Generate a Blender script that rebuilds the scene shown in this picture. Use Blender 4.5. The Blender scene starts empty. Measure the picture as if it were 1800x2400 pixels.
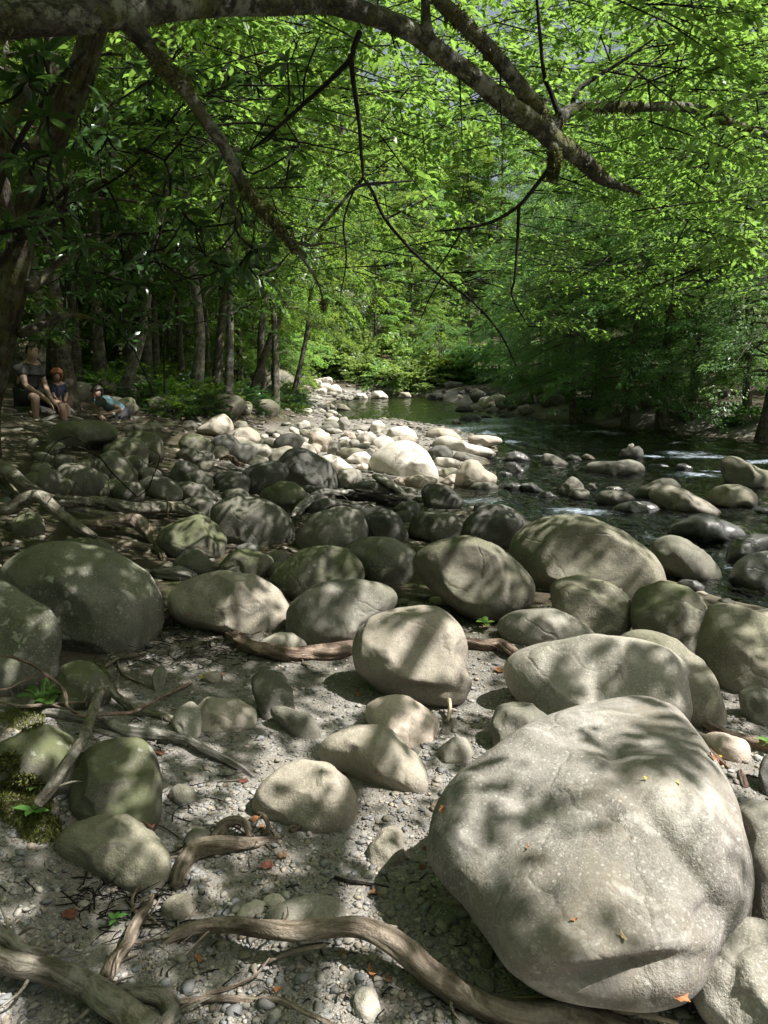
EXPOSURE = 1.28
DENS = 1.0
HAZE = 0
SHADE = 1.0
import bpy, bmesh, math, random
import numpy as np
from mathutils import Vector
R = math.radians
rng = np.random.default_rng(7)
random.seed(7)
SC = bpy.context.scene
COL = SC.collection

# ------------------------------------------------------------------ camera model
CAMH, FPX, HORIZ = 1.5, 1803.0, 860.0
PITCH = math.atan((1200 - HORIZ) / FPX)
CAM = np.array([0.0, 0.0, CAMH])
FWD = np.array([0, math.cos(PITCH), -math.sin(PITCH)])
UPV = np.array([0, math.sin(PITCH), math.cos(PITCH)])
RGT = np.array([1.0, 0, 0])
def ray(u, v):
    u = np.asarray(u, float)[..., None]; v = np.asarray(v, float)[..., None]
    return (u - 900) / FPX * RGT + (1200 - v) / FPX * UPV + FWD
def atz(u, v, z):
    d = ray(u, v); return CAM + d * ((z - CAMH) / d[..., 2])[..., None]
def atd(u, v, y):
    d = ray(u, v); return CAM + d * (y / d[..., 1])[..., None]
def project(p):
    q = p - CAM; w = q @ FWD
    return 900 + FPX * (q @ RGT) / w, 1200 - FPX * (q @ UPV) / w, w
# photo study windows: origin and scale of each enlarged crop (source pixels)
CROP = {'D': (0, 0, 1.085), 'C1': (0, 0, .5425), 'C2': (900, 0, .5425), 'C3': (0, 600, .5425), 'C4': (900, 600, .5425),
        'C5': (0, 1100, .5425), 'C6': (900, 1100, .5425), 'C7': (0, 1700, .5425), 'C8': (900, 1700, .5425),
        'Z2': (400, 940, .36166), 'Z3': (900, 900, .36166), 'Z4': (1300, 1000, .3014), 'Z5': (700, 860, .36166),
        'Z6': (0, 960, .36166), 'Z7': (0, 1520, .36166), 'S': (0, 0, 1.0)}
def px(crop, pts):
    o = CROP[crop]; p = np.array(pts, float)
    return np.stack([o[0] + p[:, 0] * o[2], o[1] + p[:, 1] * o[2]], 1)
def parse(s):
    return [tuple(float(t) for t in w.split(',')) for w in s.split()]

# ------------------------------------------------------------------ noise
def _hash(i, j, k, seed):
    n = (i * 374761393 + j * 668265263 + k * 2147483647 + seed * 974711) & 0xffffffff
    n = ((n ^ (n >> 13)) * 1274126177) & 0xffffffff
    n = ((n ^ (n >> 16)) * 2246822519) & 0xffffffff
    return ((n ^ (n >> 15)) & 0xffff) / 32767.5 - 1.0
def vnoise(p, seed=0):
    p = np.asarray(p, float); f = np.floor(p); t = p - f; i = f.astype(np.int64)
    t = t * t * t * (t * (t * 6 - 15) + 10)
    out = 0
    for a in (0, 1):
        wa = t[:, 0] if a else 1 - t[:, 0]
        for b in (0, 1):
            wb = t[:, 1] if b else 1 - t[:, 1]
            for c in (0, 1):
                wc = t[:, 2] if c else 1 - t[:, 2]
                out = out + wa * wb * wc * _hash(i[:, 0] + a, i[:, 1] + b, i[:, 2] + c, seed)
    return out
def fbm(p, octv=4, seed=0, gain=.5):
    s, a = 0, 1.0; p = np.asarray(p, float)
    for o in range(octv):
        s = s + a * vnoise(p * (2.03 ** o) + 17.3 * o, seed + o); a *= gain
    return s
def sstep(a, b, x):
    t = np.clip((x - a) / (b - a), 0, 1); return t * t * (3 - 2 * t)

# ------------------------------------------------------------------ meshes and objects
def mesh_np(name, V, F=None, loops=None, starts=None, smooth=True):
    """numpy verts + uniform faces (n,k) or explicit loops/starts"""
    me = bpy.data.meshes.new(name)
    V = np.ascontiguousarray(V, np.float32)
    if F is not None:
        F = np.ascontiguousarray(F, np.int32); loops = F.ravel(); starts = np.arange(0, F.size, F.shape[1], dtype=np.int32)
    me.vertices.add(len(V)); me.vertices.foreach_set('co', V.ravel())
    me.loops.add(len(loops)); me.loops.foreach_set('vertex_index', np.asarray(loops, np.int32))
    me.polygons.add(len(starts)); me.polygons.foreach_set('loop_start', np.asarray(starts, np.int32))
    me.update(calc_edges=True); me.validate()
    if smooth:
        me.polygons.foreach_set('use_smooth', np.ones(len(me.polygons), bool))
    return me
def obj(name, me, mat=None, parent=None, loc=None, **props):
    o = bpy.data.objects.new(name, me); COL.objects.link(o)
    if mat is not None and me is not None and not me.materials: me.materials.append(mat)
    if parent is not None: o.parent = parent
    if loc is not None: o.location = loc
    for k, v in props.items(): o[k] = v
    return o
def recentre(V):
    c = np.array([V[:, 0].mean(), V[:, 1].mean(), V[:, 2].min()]); return V - c, c
class MB:
    """collects pieces (verts, faces of mixed size) into one mesh"""
    def __init__(s): s.V, s.L, s.S, s.n, s.l, s.G = [], [], [], 0, 0, []
    def add(s, V, F):
        F = np.asarray(F); s.V.append(np.asarray(V, float)); s.L.append((F + s.n).ravel())
        s.S.append(np.arange(len(F)) * F.shape[1] + s.l); s.n += len(V); s.l += F.size
    def mesh(s, name, c=None):
        V = np.concatenate(s.V)
        if c is not None: V = V - c
        me = mesh_np(name, V, loops=np.concatenate(s.L), starts=np.concatenate(s.S))
        if s.G and sum(len(g) for g in s.G) == len(V):
            at = me.attributes.new('grain', 'FLOAT_VECTOR', 'POINT'); at.data.foreach_set('vector', np.concatenate(s.G).astype(np.float32).ravel())
        return me
def catmull(P, r, per=8):
    P = np.asarray(P, float); r = np.asarray(r, float); n = len(P)
    if n < 3:
        t = np.linspace(0, 1, per + 1)[:, None]; return P[0] + (P[-1] - P[0]) * t, r[0] + (r[-1] - r[0]) * t[:, 0]
    Q = np.concatenate([[2 * P[0] - P[1]], P, [2 * P[-1] - P[-2]]]); q = np.concatenate([[r[0]], r, [r[-1]]])
    out, ro = [], []
    for i in range(1, n):
        t = np.linspace(0, 1, per, endpoint=False)[:, None]
        a, b, c, d = Q[i - 1], Q[i], Q[i + 1], Q[i + 2]
        out.append(.5 * ((2 * b) + (c - a) * t + (2 * a - 5 * b + 4 * c - d) * t ** 2 + (3 * b - a - 3 * c + d) * t ** 3))
        ro.append(q[i] + (q[i + 1] - q[i]) * t[:, 0])
    out.append(P[-1:]); ro.append(r[-1:]); return np.concatenate(out), np.concatenate(ro)
def tube(P, r, sides=10, rough=0.0, seed=0, per=8, flat=1.0, twist=0.0, ridges=0.0, freq=5.0):
    P, r = catmull(P, r, per); n = len(P)
    T = np.gradient(P, axis=0); T /= np.linalg.norm(T, axis=1)[:, None] + 1e-9
    ref = np.array([0.03, 0.05, 1.0]) if abs(T[:, 2]).mean() < .8 else np.array([1.0, .05, .03])
    A = np.cross(T, ref); A /= np.linalg.norm(A, axis=1)[:, None] + 1e-9; B = np.cross(T, A)
    th = np.linspace(0, 2 * np.pi, sides, endpoint=False)
    s = np.concatenate([[0], np.cumsum(np.linalg.norm(np.diff(P, axis=0), axis=1))])
    ang = th[None] + twist * s[:, None]
    rad = np.ones((n, sides)) * r[:, None]
    if ridges: rad *= 1 + ridges * (np.sin(th[None] * 5 + 1.3 * seed + 2 * np.sin(s[:, None] * 6)) * .6 + np.sin(th[None] * 8 + 2.1 * seed) * .4)
    V = P[:, None] + rad[..., None] * (np.cos(ang)[..., None] * A[:, None] + flat * np.sin(ang)[..., None] * B[:, None])
    V = V.reshape(-1, 3)
    if rough:
        nn = fbm(V * freq / (r.mean() * 10 + .05), 3, seed); N = V - np.repeat(P, sides, 0)
        V = V + N * (rough * nn)[:, None]
    i = np.arange(n - 1)[:, None] * sides; j = np.arange(sides)[None]; k = (j + 1) % sides
    F = np.stack([i + j, i + k, i + sides + k, i + sides + j], -1).reshape(-1, 4)
    V = np.concatenate([V, P[:1] - T[:1] * r[0] * .3, P[-1:] + T[-1:] * r[-1] * .5]); c0, c1 = n * sides, n * sides + 1
    j = np.arange(sides); k = (j + 1) % sides
    F2 = np.concatenate([np.stack([np.full(sides, c0), k, j], 1), np.stack([np.full(sides, c1), (n - 1) * sides + j, (n - 1) * sides + k], 1)])
    sd = (seed * .731) % 9; rr_ = np.full(n, max(float(np.median(r)), .004))
    g = np.stack([np.repeat(s[:, None], sides, 1) + sd * 7, np.cos(th)[None] * rr_[:, None] + sd, np.sin(th)[None] * rr_[:, None] + .4 * sd], -1).reshape(-1, 3)
    g = np.concatenate([g, g[:1], g[-1:]])
    return V, F, F2, g
def add_tube(mb, *a, **k):
    V, F, F2, g = tube(*a, **k); base = mb.n; mb.G.append(g)
    mb.add(V, F); mb.L.append((F2 + base).ravel()); mb.S.append(np.arange(len(F2)) * 3 + mb.l); mb.l += F2.size
_ico = {}
def ico(k):
    if k not in _ico:
        bm = bmesh.new(); bmesh.ops.create_icosphere(bm, subdivisions=k, radius=1); bm.verts.ensure_lookup_table()
        _ico[k] = (np.array([v.co for v in bm.verts]), np.array([[v.index for v in f.verts] for f in bm.faces])); bm.free()
    return _ico[k]

# ------------------------------------------------------------------ node material helper
def new_mat(name):
    m = bpy.data.materials.new(name); m.use_nodes = True; nt = m.node_tree; nt.nodes.clear()
    out = nt.nodes.new('ShaderNodeOutputMaterial')
    def N(t, ins=None, **kw):
        n = nt.nodes.new(t)
        for k, v in kw.items(): setattr(n, k, v)
        for k, v in (ins or {}).items():
            if isinstance(v, bpy.types.NodeSocket): nt.links.new(v, n.inputs[k])
            else: n.inputs[k].default_value = v
        return n
    def noise(vec, scale, detail=4, rough=.55, dist=0.0):
        return N('ShaderNodeTexNoise', {'Vector': vec, 'Scale': scale, 'Detail': detail, 'Roughness': rough, 'Distortion': dist})
    def ramp(fac, *stops):
        r = N('ShaderNodeValToRGB', {'Fac': fac}); e = r.color_ramp.elements
        while len(e) < len(stops): e.new(.5)
        for el, (p, c) in zip(e, stops):
            el.position = p; el.color = (*c, 1) if isinstance(c, tuple) else (c, c, c, 1)
        return r.outputs['Color']
    def mix(f, a, b, bt='MIX'):
        n = N('ShaderNodeMix', data_type='RGBA', blend_type=bt)
        for sock, v in ((n.inputs[0], f), (n.inputs[6], a), (n.inputs[7], b)):
            if isinstance(v, bpy.types.NodeSocket): nt.links.new(v, sock)
            else: sock.default_value = (*v, 1) if isinstance(v, tuple) else v
        return n.outputs[2]
    def math_(op, a, b=0.0):
        n = N('ShaderNodeMath', operation=op)
        for sock, v in ((n.inputs[0], a), (n.inputs[1], b)):
            if isinstance(v, bpy.types.NodeSocket): nt.links.new(v, sock)
            else: sock.default_value = v
        return n.outputs[0]
    def bump(h, strength, dist, nrm=None):
        d = {'Height': h, 'Strength': strength, 'Distance': dist}
        if nrm is not None: d['Normal'] = nrm
        return N('ShaderNodeBump', d).outputs['Normal']
    def link(s): nt.links.new(s, out.inputs['Surface'])
    return m, N, noise, ramp, mix, math_, bump, link

def mat_rock(name, c1, c2, moss=0.0, speck=0.0, rough=.75, spec=.35, dirt=.35, lichen=0.0, val=.9):
    m, N, noise, ramp, mix, math_, bump, link = new_mat(name)
    co = N('ShaderNodeTexCoord').outputs['Object']; inf = N('ShaderNodeObjectInfo')
    geo = N('ShaderNodeNewGeometry')
    off = N('ShaderNodeVectorMath', {0: co}, operation='ADD')
    rv = math_('MULTIPLY', inf.outputs['Random'], 40.0); N_ = N('ShaderNodeCombineXYZ', {0: rv, 1: rv, 2: rv})
    off.inputs[1].default_value = (0, 0, 0); bpy_link = m.node_tree.links.new; bpy_link(N_.outputs[0], off.inputs[1])
    co = off.outputs[0]
    n1 = noise(co, 2.2, 6, .6).outputs['Fac']; n2 = noise(co, 14, 6, .65).outputs['Fac']; n3 = noise(co, 160, 3, .6).outputs['Fac']
    n4 = noise(co, 55, 4, .7).outputs['Fac']
    col = mix(ramp(n1, (.36, 0.0), (.62, 1.0)), tuple(c * .82 for c in c1), tuple(c * 1.1 for c in c2))
    col = mix(math_('MULTIPLY', ramp(n2, (.42, 0.0), (.7, 1.0)), dirt), col, tuple(c * .55 for c in c1))
    col = mix(math_('MULTIPLY', ramp(n3, (.45, 0.0), (.62, 1.0)), .30), col, tuple(min(.8, c * 1.5) for c in c2))
    col = mix(math_('MULTIPLY', ramp(n4, (.36, 1.0), (.5, 0.0)), .35), col, tuple(c * .5 for c in c1))
    wv = N('ShaderNodeTexWave', {'Vector': co, 'Scale': 2.3, 'Distortion': 5.0, 'Detail': 4.0, 'Detail Scale': 1.4}, bands_direction='DIAGONAL').outputs['Fac']
    col = mix(math_('MULTIPLY', ramp(wv, (.55, 0.0), (1.0, 1.0)), .28), col, tuple(c * .62 for c in c1))
    # vary from stone to stone
    hv = N('ShaderNodeHueSaturation', {'Color': col, 'Value': math_('ADD', math_('MULTIPLY', inf.outputs['Random'], .36), .70), 'Saturation': .92})
    col = mix(1.0, hv.outputs['Color'], (val, val * .965, val * .955), 'MULTIPLY')
    if dirt > .6:
        st_ = noise(co, 3.4, 7, .7, .4).outputs['Fac']; col = mix(math_('MULTIPLY', ramp(st_, (.50, 0.0), (.64, 1.0)), .55), col, (.17, .14, .105)); col = mix(math_('MULTIPLY', ramp(noise(co, 7, 6, .7, .5).outputs['Fac'], (.54, 0.0), (.68, 1.0)), .5), col, (.50, .48, .43))
    if speck:
        vo = N('ShaderNodeTexVoronoi', {'Vector': co, 'Scale': 55.0, 'Randomness': 1.0})
        sp = ramp(vo.outputs['Distance'], (.16, 1.0), (.30, 0.0))
        area = ramp(noise(co, 5, 4).outputs['Fac'], (.40, 0.0), (.58, 1.0))
        pick = ramp(N('ShaderNodeSeparateColor', {0: vo.outputs['Color']}).outputs[0], (.35, 0.0), (.45, 1.0))
        col = mix(math_('MULTIPLY', math_('MULTIPLY', math_('MULTIPLY', sp, area), pick), speck * .6), col, (.56, .55, .49))
        vo = N('ShaderNodeTexVoronoi', {'Vector': mix(.04, co, noise(co, 40, 2).outputs['Color'], 'ADD'), 'Scale': 130.0})
        sp = ramp(vo.outputs['Distance'], (.18, 1.0), (.34, 0.0)); pick = ramp(N('ShaderNodeSeparateColor', {0: vo.outputs['Color']}).outputs[1], (.45, 0.0), (.6, 1.0))
        area = ramp(noise(co, 2.3, 6, .7).outputs['Fac'], (.42, 0.0), (.6, 1.0))
        col = mix(math_('MULTIPLY', math_('MULTIPLY', math_('MULTIPLY', sp, pick), area), speck * .8), col, (.6, .58, .53))
    if lichen:
        vo = N('ShaderNodeTexVoronoi', {'Vector': mix(.12, co, noise(co, 20, 3).outputs['Color'], 'ADD'), 'Scale': 17.0})
        sp = ramp(vo.outputs['Distance'], (.2, 1.0), (.36, 0.0))
        area = ramp(noise(co, 3.1, 4).outputs['Fac'], (.48, 0.0), (.6, 1.0))
        col = mix(math_('MULTIPLY', math_('MULTIPLY', sp, area), lichen), col, (.40, .42, .35))
    if moss:
        nz = N('ShaderNodeSeparateXYZ', {0: geo.outputs['Normal']}).outputs[2]
        mm = math_('ADD', math_('MULTIPLY', noise(co, 4.5, 8, .7).outputs['Fac'], 1.5), math_('MULTIPLY', nz, .35))
        mf = ramp(mm, (.80, 0.0), (1.25, 1.0))
        col = mix(math_('MULTIPLY', mf, moss), col, (.085, .105, .028))
    h = math_('ADD', math_('MULTIPLY', n2, .45), math_('ADD', math_('MULTIPLY', n4, .32), math_('MULTIPLY', n3, .26)))
    pit = ramp(noise(co, 3.6, 4, .6).outputs['Fac'], (.40, .25), (.62, 1.0))
    nm = N('ShaderNodeBump', {'Height': h, 'Strength': math_('MULTIPLY', pit, .75), 'Distance': .02}).outputs['Normal']; vc = N('ShaderNodeTexVoronoi', {'Vector': mix(.3, co, noise(co, 3, 4).outputs['Color'], 'ADD'), 'Scale': 1.6}, feature='DISTANCE_TO_EDGE')
    crack = ramp(vc.outputs['Distance'], (0.0, 0.0), (.018, 1.0))
    nm = bump(crack, .25, .012, nm)
    # stones are wet and dark where the stream splashes them
    pz = N('ShaderNodeSeparateXYZ', {0: geo.outputs['Position']}).outputs[2]
    wl = N('ShaderNodeMapRange', {'Value': math_('ADD', pz, math_('MULTIPLY', n2, -.10)), 'From Min': -.315, 'From Max': -.275, 'To Min': 1.0, 'To Max': 0.0}).outputs[0]
    col = mix(math_('MULTIPLY', wl, .65), col, tuple(c * .3 for c in c1))
    b = N('ShaderNodeBsdfPrincipled', {'Base Color': col, 'Roughness': math_('SUBTRACT', rough, math_('MULTIPLY', wl, rough * .6)), 'Normal': nm, 'Specular IOR Level': spec})
    link(b.outputs[0]); return m
MAT = {}
MAT['gray'] = mat_rock('gray sandstone', (.29, .275, .235), (.37, .355, .31), speck=.8, moss=.12, val=0.86)
MAT['hero'] = mat_rock('speckled grey sandstone', (.255, .24, .212), (.385, .37, .34), speck=.6, moss=.08, dirt=.7, val=0.72)
MAT['tan'] = mat_rock('tan sandstone', (.33, .298, .238), (.41, .375, .31), moss=.12, speck=.4, val=0.88)
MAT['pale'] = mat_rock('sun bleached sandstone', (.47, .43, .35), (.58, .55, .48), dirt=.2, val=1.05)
MAT['pink'] = mat_rock('rosy sandstone', (.40, .33, .26), (.50, .44, .37), dirt=.25)
MAT['olive'] = mat_rock('olive stained sandstone', (.22, .21, .15), (.325, .305, .245), moss=.22, speck=.4, val=0.74)
MAT['mossy'] = mat_rock('mossy sandstone', (.18, .18, .125), (.27, .26, .205), moss=.5, lichen=.5, val=0.72)
MAT['lichen'] = mat_rock('lichen covered rock', (.155, .155, .125), (.23, .228, .185), moss=.32, lichen=.8, speck=.6, val=0.78)
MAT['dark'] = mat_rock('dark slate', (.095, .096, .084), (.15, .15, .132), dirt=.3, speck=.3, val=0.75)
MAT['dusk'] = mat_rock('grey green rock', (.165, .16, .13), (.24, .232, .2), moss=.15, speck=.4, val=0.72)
MAT['wet'] = mat_rock('wet rock', (.075, .078, .075), (.14, .14, .135), rough=.22, spec=.55, dirt=.3, val=0.9)

def mat_bark(name, c1, c2, moss=0.0, lichen=0.0, stretch=.16, bs=1.0):
    m, N, noise, ramp, mix, math_, bump, link = new_mat(name)
    co = N('ShaderNodeAttribute', attribute_name='grain').outputs['Vector']
    mp = N('ShaderNodeMapping', {'Vector': co, 'Scale': (stretch, 1, 1)}).outputs[0]
    n1 = noise(mp, 34, 7, .68, .6).outputs['Fac']; n2 = noise(co, 4, 5, .6).outputs['Fac']; n3 = noise(co, 90, 3).outputs['Fac']
    col = mix(ramp(n1, (.40, 0.0), (.62, 1.0)), tuple(c * .7 for c in c1), tuple(c * 1.08 for c in c2))
    col = mix(math_('MULTIPLY', ramp(n3, (.4, 0.0), (.7, 1.0)), .35), col, tuple(c * .5 for c in c1))
    if lichen: col = mix(math_('MULTIPLY', ramp(noise(co, 9, 6, .7).outputs['Fac'], (.5, 0.0), (.6, 1.0)), lichen), col, (.36, .37, .31))
    if moss: col = mix(math_('MULTIPLY', ramp(math_('ADD', n2, math_('MULTIPLY', noise(co, 26, 4).outputs['Fac'], .35)), (.68, 0.0), (.86, 1.0)), moss), col, (.13, .14, .03))
    nm = bump(math_('ADD', n1, math_('MULTIPLY', n3, .25)), bs, .02)
    b = N('ShaderNodeBsdfPrincipled', {'Base Color': col, 'Roughness': .85, 'Normal': nm, 'Specular IOR Level': .2})
    link(b.outputs[0]); return m
MAT['bark'] = mat_bark('dark bark', (.05, .042, .033), (.12, .105, .085), moss=.3, lichen=.2)
MAT['bark_pale'] = mat_bark('pale bark', (.22, .21, .18), (.42, .41, .36), moss=.2, lichen=.4)
MAT['bark_grey'] = mat_bark('grey bark', (.06, .054, .044), (.15, .14, .12), moss=.4, lichen=.4)
MAT['bark_moss'] = mat_bark('mossy bark', (.03, .023, .017), (.085, .066, .048), moss=.5, lichen=.2)
MAT['limb'] = mat_bark('mossy limb bark', (.03, .028, .022), (.085, .08, .065), moss=.6, lichen=.5, stretch=.6)
MAT['twig'] = mat_bark('dark twig bark', (.014, .012, .010), (.035, .030, .024))
MAT['root'] = mat_bark('weathered root wood', (.15, .115, .085), (.33, .275, .22), stretch=.22, moss=.12)
MAT['rootred'] = mat_bark('reddish root wood', (.13, .088, .066), (.31, .235, .185), stretch=.22)
MAT['drift'] = mat_bark('grey driftwood', (.15, .14, .125), (.36, .34, .31), stretch=.15, moss=.1)
MAT['palewood'] = mat_bark('bleached wood', (.42, .32, .21), (.62, .52, .39), stretch=.12, bs=.3)
MAT['rootmoss'] = mat_bark('mossy root wood', (.12, .105, .08), (.29, .26, .215), stretch=.3, moss=.5, lichen=.4)

def mat_leaf(name, dark, light, trans, tw=.45, rough=.42, var=.35, sat=1.0):
    m, N, noise, ramp, mix, math_, bump, link = new_mat(name)
    geo = N('ShaderNodeNewGeometry'); inf = N('ShaderNodeObjectInfo')
    rnd = geo.outputs['Random Per Island']
    col = mix(rnd, dark, light)
    tcol = mix(rnd, tuple(c * .7 for c in trans), trans)
    v = math_('ADD', math_('MULTIPLY', inf.outputs['Random'], var), 1 - var / 2)
    hs = lambda c: N('ShaderNodeHueSaturation', {'Color': c, 'Value': v, 'Saturation': sat, 'Hue': math_('ADD', math_('MULTIPLY', inf.outputs['Random'], .03), .485)}).outputs[0]
    b = N('ShaderNodeBsdfPrincipled', {'Base Color': hs(col), 'Roughness': rough, 'Specular IOR Level': .5})
    t = N('ShaderNodeBsdfTranslucent', {'Color': hs(tcol)})
    link(N('ShaderNodeMixShader', {0: tw, 1: b.outputs[0], 2: t.outputs[0]}).outputs[0]); return m
MAT['leaf'] = mat_leaf('beech leaf', (.042, .09, .025), (.09, .16, .045), (.28, .46, .06), tw=.5)
MAT['leaf_bright'] = mat_leaf('sunny leaf', (.07, .135, .035), (.125, .205, .06), (.31, .53, .09), tw=.5)
MAT['leaf_cool'] = mat_leaf('hemlock spray', (.055, .12, .045), (.11, .20, .075), (.26, .48, .10), tw=.48)
MAT['leaf_dark'] = mat_leaf('rhododendron leaf', (.018, .045, .014), (.04, .085, .025), (.09, .18, .03), tw=.25, rough=.3)
MAT['leaf_bush'] = mat_leaf('bank bush leaf', (.10, .17, .045), (.20, .28, .09), (.36, .52, .12), tw=.45)
MAT['fern'] = mat_leaf('fern frond', (.09, .20, .04), (.14, .28, .07), (.25, .5, .1), tw=.4)

def mat_plain(name, c, rough=.7, var=.25, trans=0.0):
    m, N, noise, ramp, mix, math_, bump, link = new_mat(name)
    co = N('ShaderNodeTexCoord').outputs['Object']; inf = N('ShaderNodeObjectInfo')
    n = noise(co, 60, 4, .6).outputs['Fac']
    col = mix(ramp(n, (.3, 0.0), (.7, 1.0)), tuple(x * (1 - var) for x in c), tuple(min(.9, x * (1 + var)) for x in c))
    b = N('ShaderNodeBsdfPrincipled', {'Base Color': col, 'Roughness': rough, 'Normal': bump(n, .3, .003)})
    if trans:
        t = N('ShaderNodeBsdfTranslucent', {'Color': col}); link(N('ShaderNodeMixShader', {0: trans, 1: b.outputs[0], 2: t.outputs[0]}).outputs[0])
    else: link(b.outputs[0])
    return m
# ------------------------------------------------------------------ camera, sun, sky
cam = bpy.data.cameras.new('camera'); co_ = bpy.data.objects.new('camera', cam); COL.objects.link(co_)
co_.location = CAM; co_.rotation_euler = (math.pi / 2 - PITCH, 0, 0)
cam.sensor_fit = 'VERTICAL'; cam.sensor_height = 36.0; cam.sensor_width = 27.0; cam.lens = FPX / 2400 * 36.0
cam.clip_start = .05; cam.clip_end = 2000
SC.camera = co_
SUN_AZ, SUN_EL = R(106), R(57)
S = np.array([math.sin(SUN_AZ) * math.cos(SUN_EL), math.cos(SUN_AZ) * math.cos(SUN_EL), math.sin(SUN_EL)])
sl = bpy.data.lights.new('sun', 'SUN'); sl.energy = 5.0; sl.angle = R(.53); sl.color = (1.0, .965, .91)
so = bpy.data.objects.new('sun', sl); COL.objects.link(so)
so.rotation_euler = Vector(S).to_track_quat('Z', 'Y').to_euler()
W = bpy.data.worlds.new('World'); SC.world = W; W.use_nodes = True
nt = W.node_tree; bg = nt.nodes['Background']; sky = nt.nodes.new('ShaderNodeTexSky')
sky.sky_type = 'NISHITA'; sky.sun_disc = False; sky.sun_elevation = SUN_EL; sky.sun_rotation = SUN_AZ
sky.air_density = 1.0; sky.dust_density = 5.0
hs_ = nt.nodes.new('ShaderNodeHueSaturation'); hs_.inputs['Saturation'].default_value = .6
nt.links.new(sky.outputs[0], hs_.inputs['Color']); nt.links.new(hs_.outputs[0], bg.inputs['Color']); bg.inputs['Strength'].default_value = .058
SC.view_settings.view_transform = 'Standard'; SC.view_settings.look = 'None'; SC.view_settings.exposure = EXPOSURE; SC.view_settings.gamma = 1
cy = SC.cycles if hasattr(SC, 'cycles') else None
SC.render.engine = 'CYCLES'; cy = SC.cycles
cy.use_denoising = True; cy.max_bounces = 8; cy.diffuse_bounces = 5; cy.glossy_bounces = 3; cy.transmission_bounces = 4; cy.transparent_max_bounces = 8
cy.caustics_reflective = False; cy.caustics_refractive = False; cy.sample_clamp_indirect = 4.0; cy.use_adaptive_sampling = True; cy.adaptive_threshold = .02

# ------------------------------------------------------------------ river outline and terrain
ZW = -0.30
_near = [(1650, 1385), (1500, 1330), (1330, 1262), (1180, 1215), (1075, 1190), (1040, 1160), (1075, 1128), (1150, 1085), (1165, 1045),
         (1080, 1010), (960, 992), (860, 995), (775, 982), (752, 956), (768, 940), (815, 931)]
_far = [(960, 927), (1005, 929), (1050, 940), (1100, 953), (1160, 964), (1280, 980), (1420, 998), (1600, 1016), (1850, 1040)]
RIV = [(7.5, -8), (5.6, -1), (4.3, 3.2), (3.2, 5.3)] + [tuple(atz(u, v, ZW)[:2]) for u, v in _near] + [tuple(atz(u, v, ZW)[:2]) for u, v in _far] + [(12.5, 10), (15, 1), (17, -8)]
RIV = np.array(RIV)
def seg_dist(P, poly):
    a = poly; b = np.roll(poly, -1, 0); out = np.full(len(P), 1e9); inside = np.zeros(len(P), bool)
    for (ax, ay), (bx, by) in zip(a, b):
        dx, dy = bx - ax, by - ay
        t = np.clip(((P[:, 0] - ax) * dx + (P[:, 1] - ay) * dy) / (dx * dx + dy * dy + 1e-12), 0, 1)
        out = np.minimum(out, np.hypot(P[:, 0] - ax - t * dx, P[:, 1] - ay - t * dy))
        c = ((ay > P[:, 1]) != (by > P[:, 1])) & (P[:, 0] < (bx - ax) * (P[:, 1] - ay) / (by - ay + 1e-12) + ax)
        inside ^= c
    return out, inside
_rx = np.array([p[0] for p in RIV]); 
_fb = np.array([tuple(atz(u, v, ZW)[:2]) for u, v in _far] + [(12.5, 10), (15, 1), (17, -8)])[::-1]
def height(x, y):
    x = np.atleast_1d(np.asarray(x, float)); y = np.atleast_1d(np.asarray(y, float)); P = np.stack([x, y], 1)
    d, ins = seg_dist(P, RIV)
    bed = ZW - np.minimum(.55, .16 * d + .03)
    near = ZW + .30 * (1 - np.exp(-d / .9))
    left = np.clip((-x - 1.55) * .22, 0, 1.0) * sstep(2.2, 6.0, y) * (1 - .75 * sstep(17, 26, y) * sstep(-8, -4, x)) + np.clip((-x - .75) * .28, 0, .3) * sstep(3.4, 2.2, y)
    left += np.clip((-x - 9) * .12, 0, 8) 
    xr = np.interp(y, _fb[:, 1], _fb[:, 0])
    far = (x > xr - .01) | (y > 49)
    hi = ZW + .85 * (1 - np.exp(-d / 1.6)) + np.clip(d - 3, 0, 100) * .16
    farz = np.where(far, hi, near + left)
    back = np.clip(y - 30, 0, 200) * .02 * sstep(2, 14, d)
    z = np.where(ins, bed, farz + back * (~far))
    p3 = np.stack([x, y, 0 * x], 1)
    amp = np.where(ins, .05, .03 + .12 * sstep(8, 16, y) * sstep(1, 5, d))
    z = z + amp * fbm(p3 * .8, 3, 3) + .012 * fbm(p3 * 4.5, 3, 5) * sstep(14, 4, y)
    return z
def hit(u, v, water=True):
    """where the pixel's ray meets the ground (or the stream)"""
    d = ray(u, v)
    def first(ts):
        p = CAM + d * ts[:, None]; h = height(p[:, 0], p[:, 1])
        g = p[:, 2] - (np.maximum(h, ZW - .04) if water else h)
        k = np.argmax(g <= 0) if (g <= 0).any() else len(ts) - 1
        return k, g
    ts = np.geomspace(.5, 90, 110); k, g = first(ts)
    ts = np.linspace(ts[max(k - 1, 0)], ts[k], 24); k, g = first(ts)
    t1 = ts[k]
    return CAM + d * t1, t1

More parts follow.
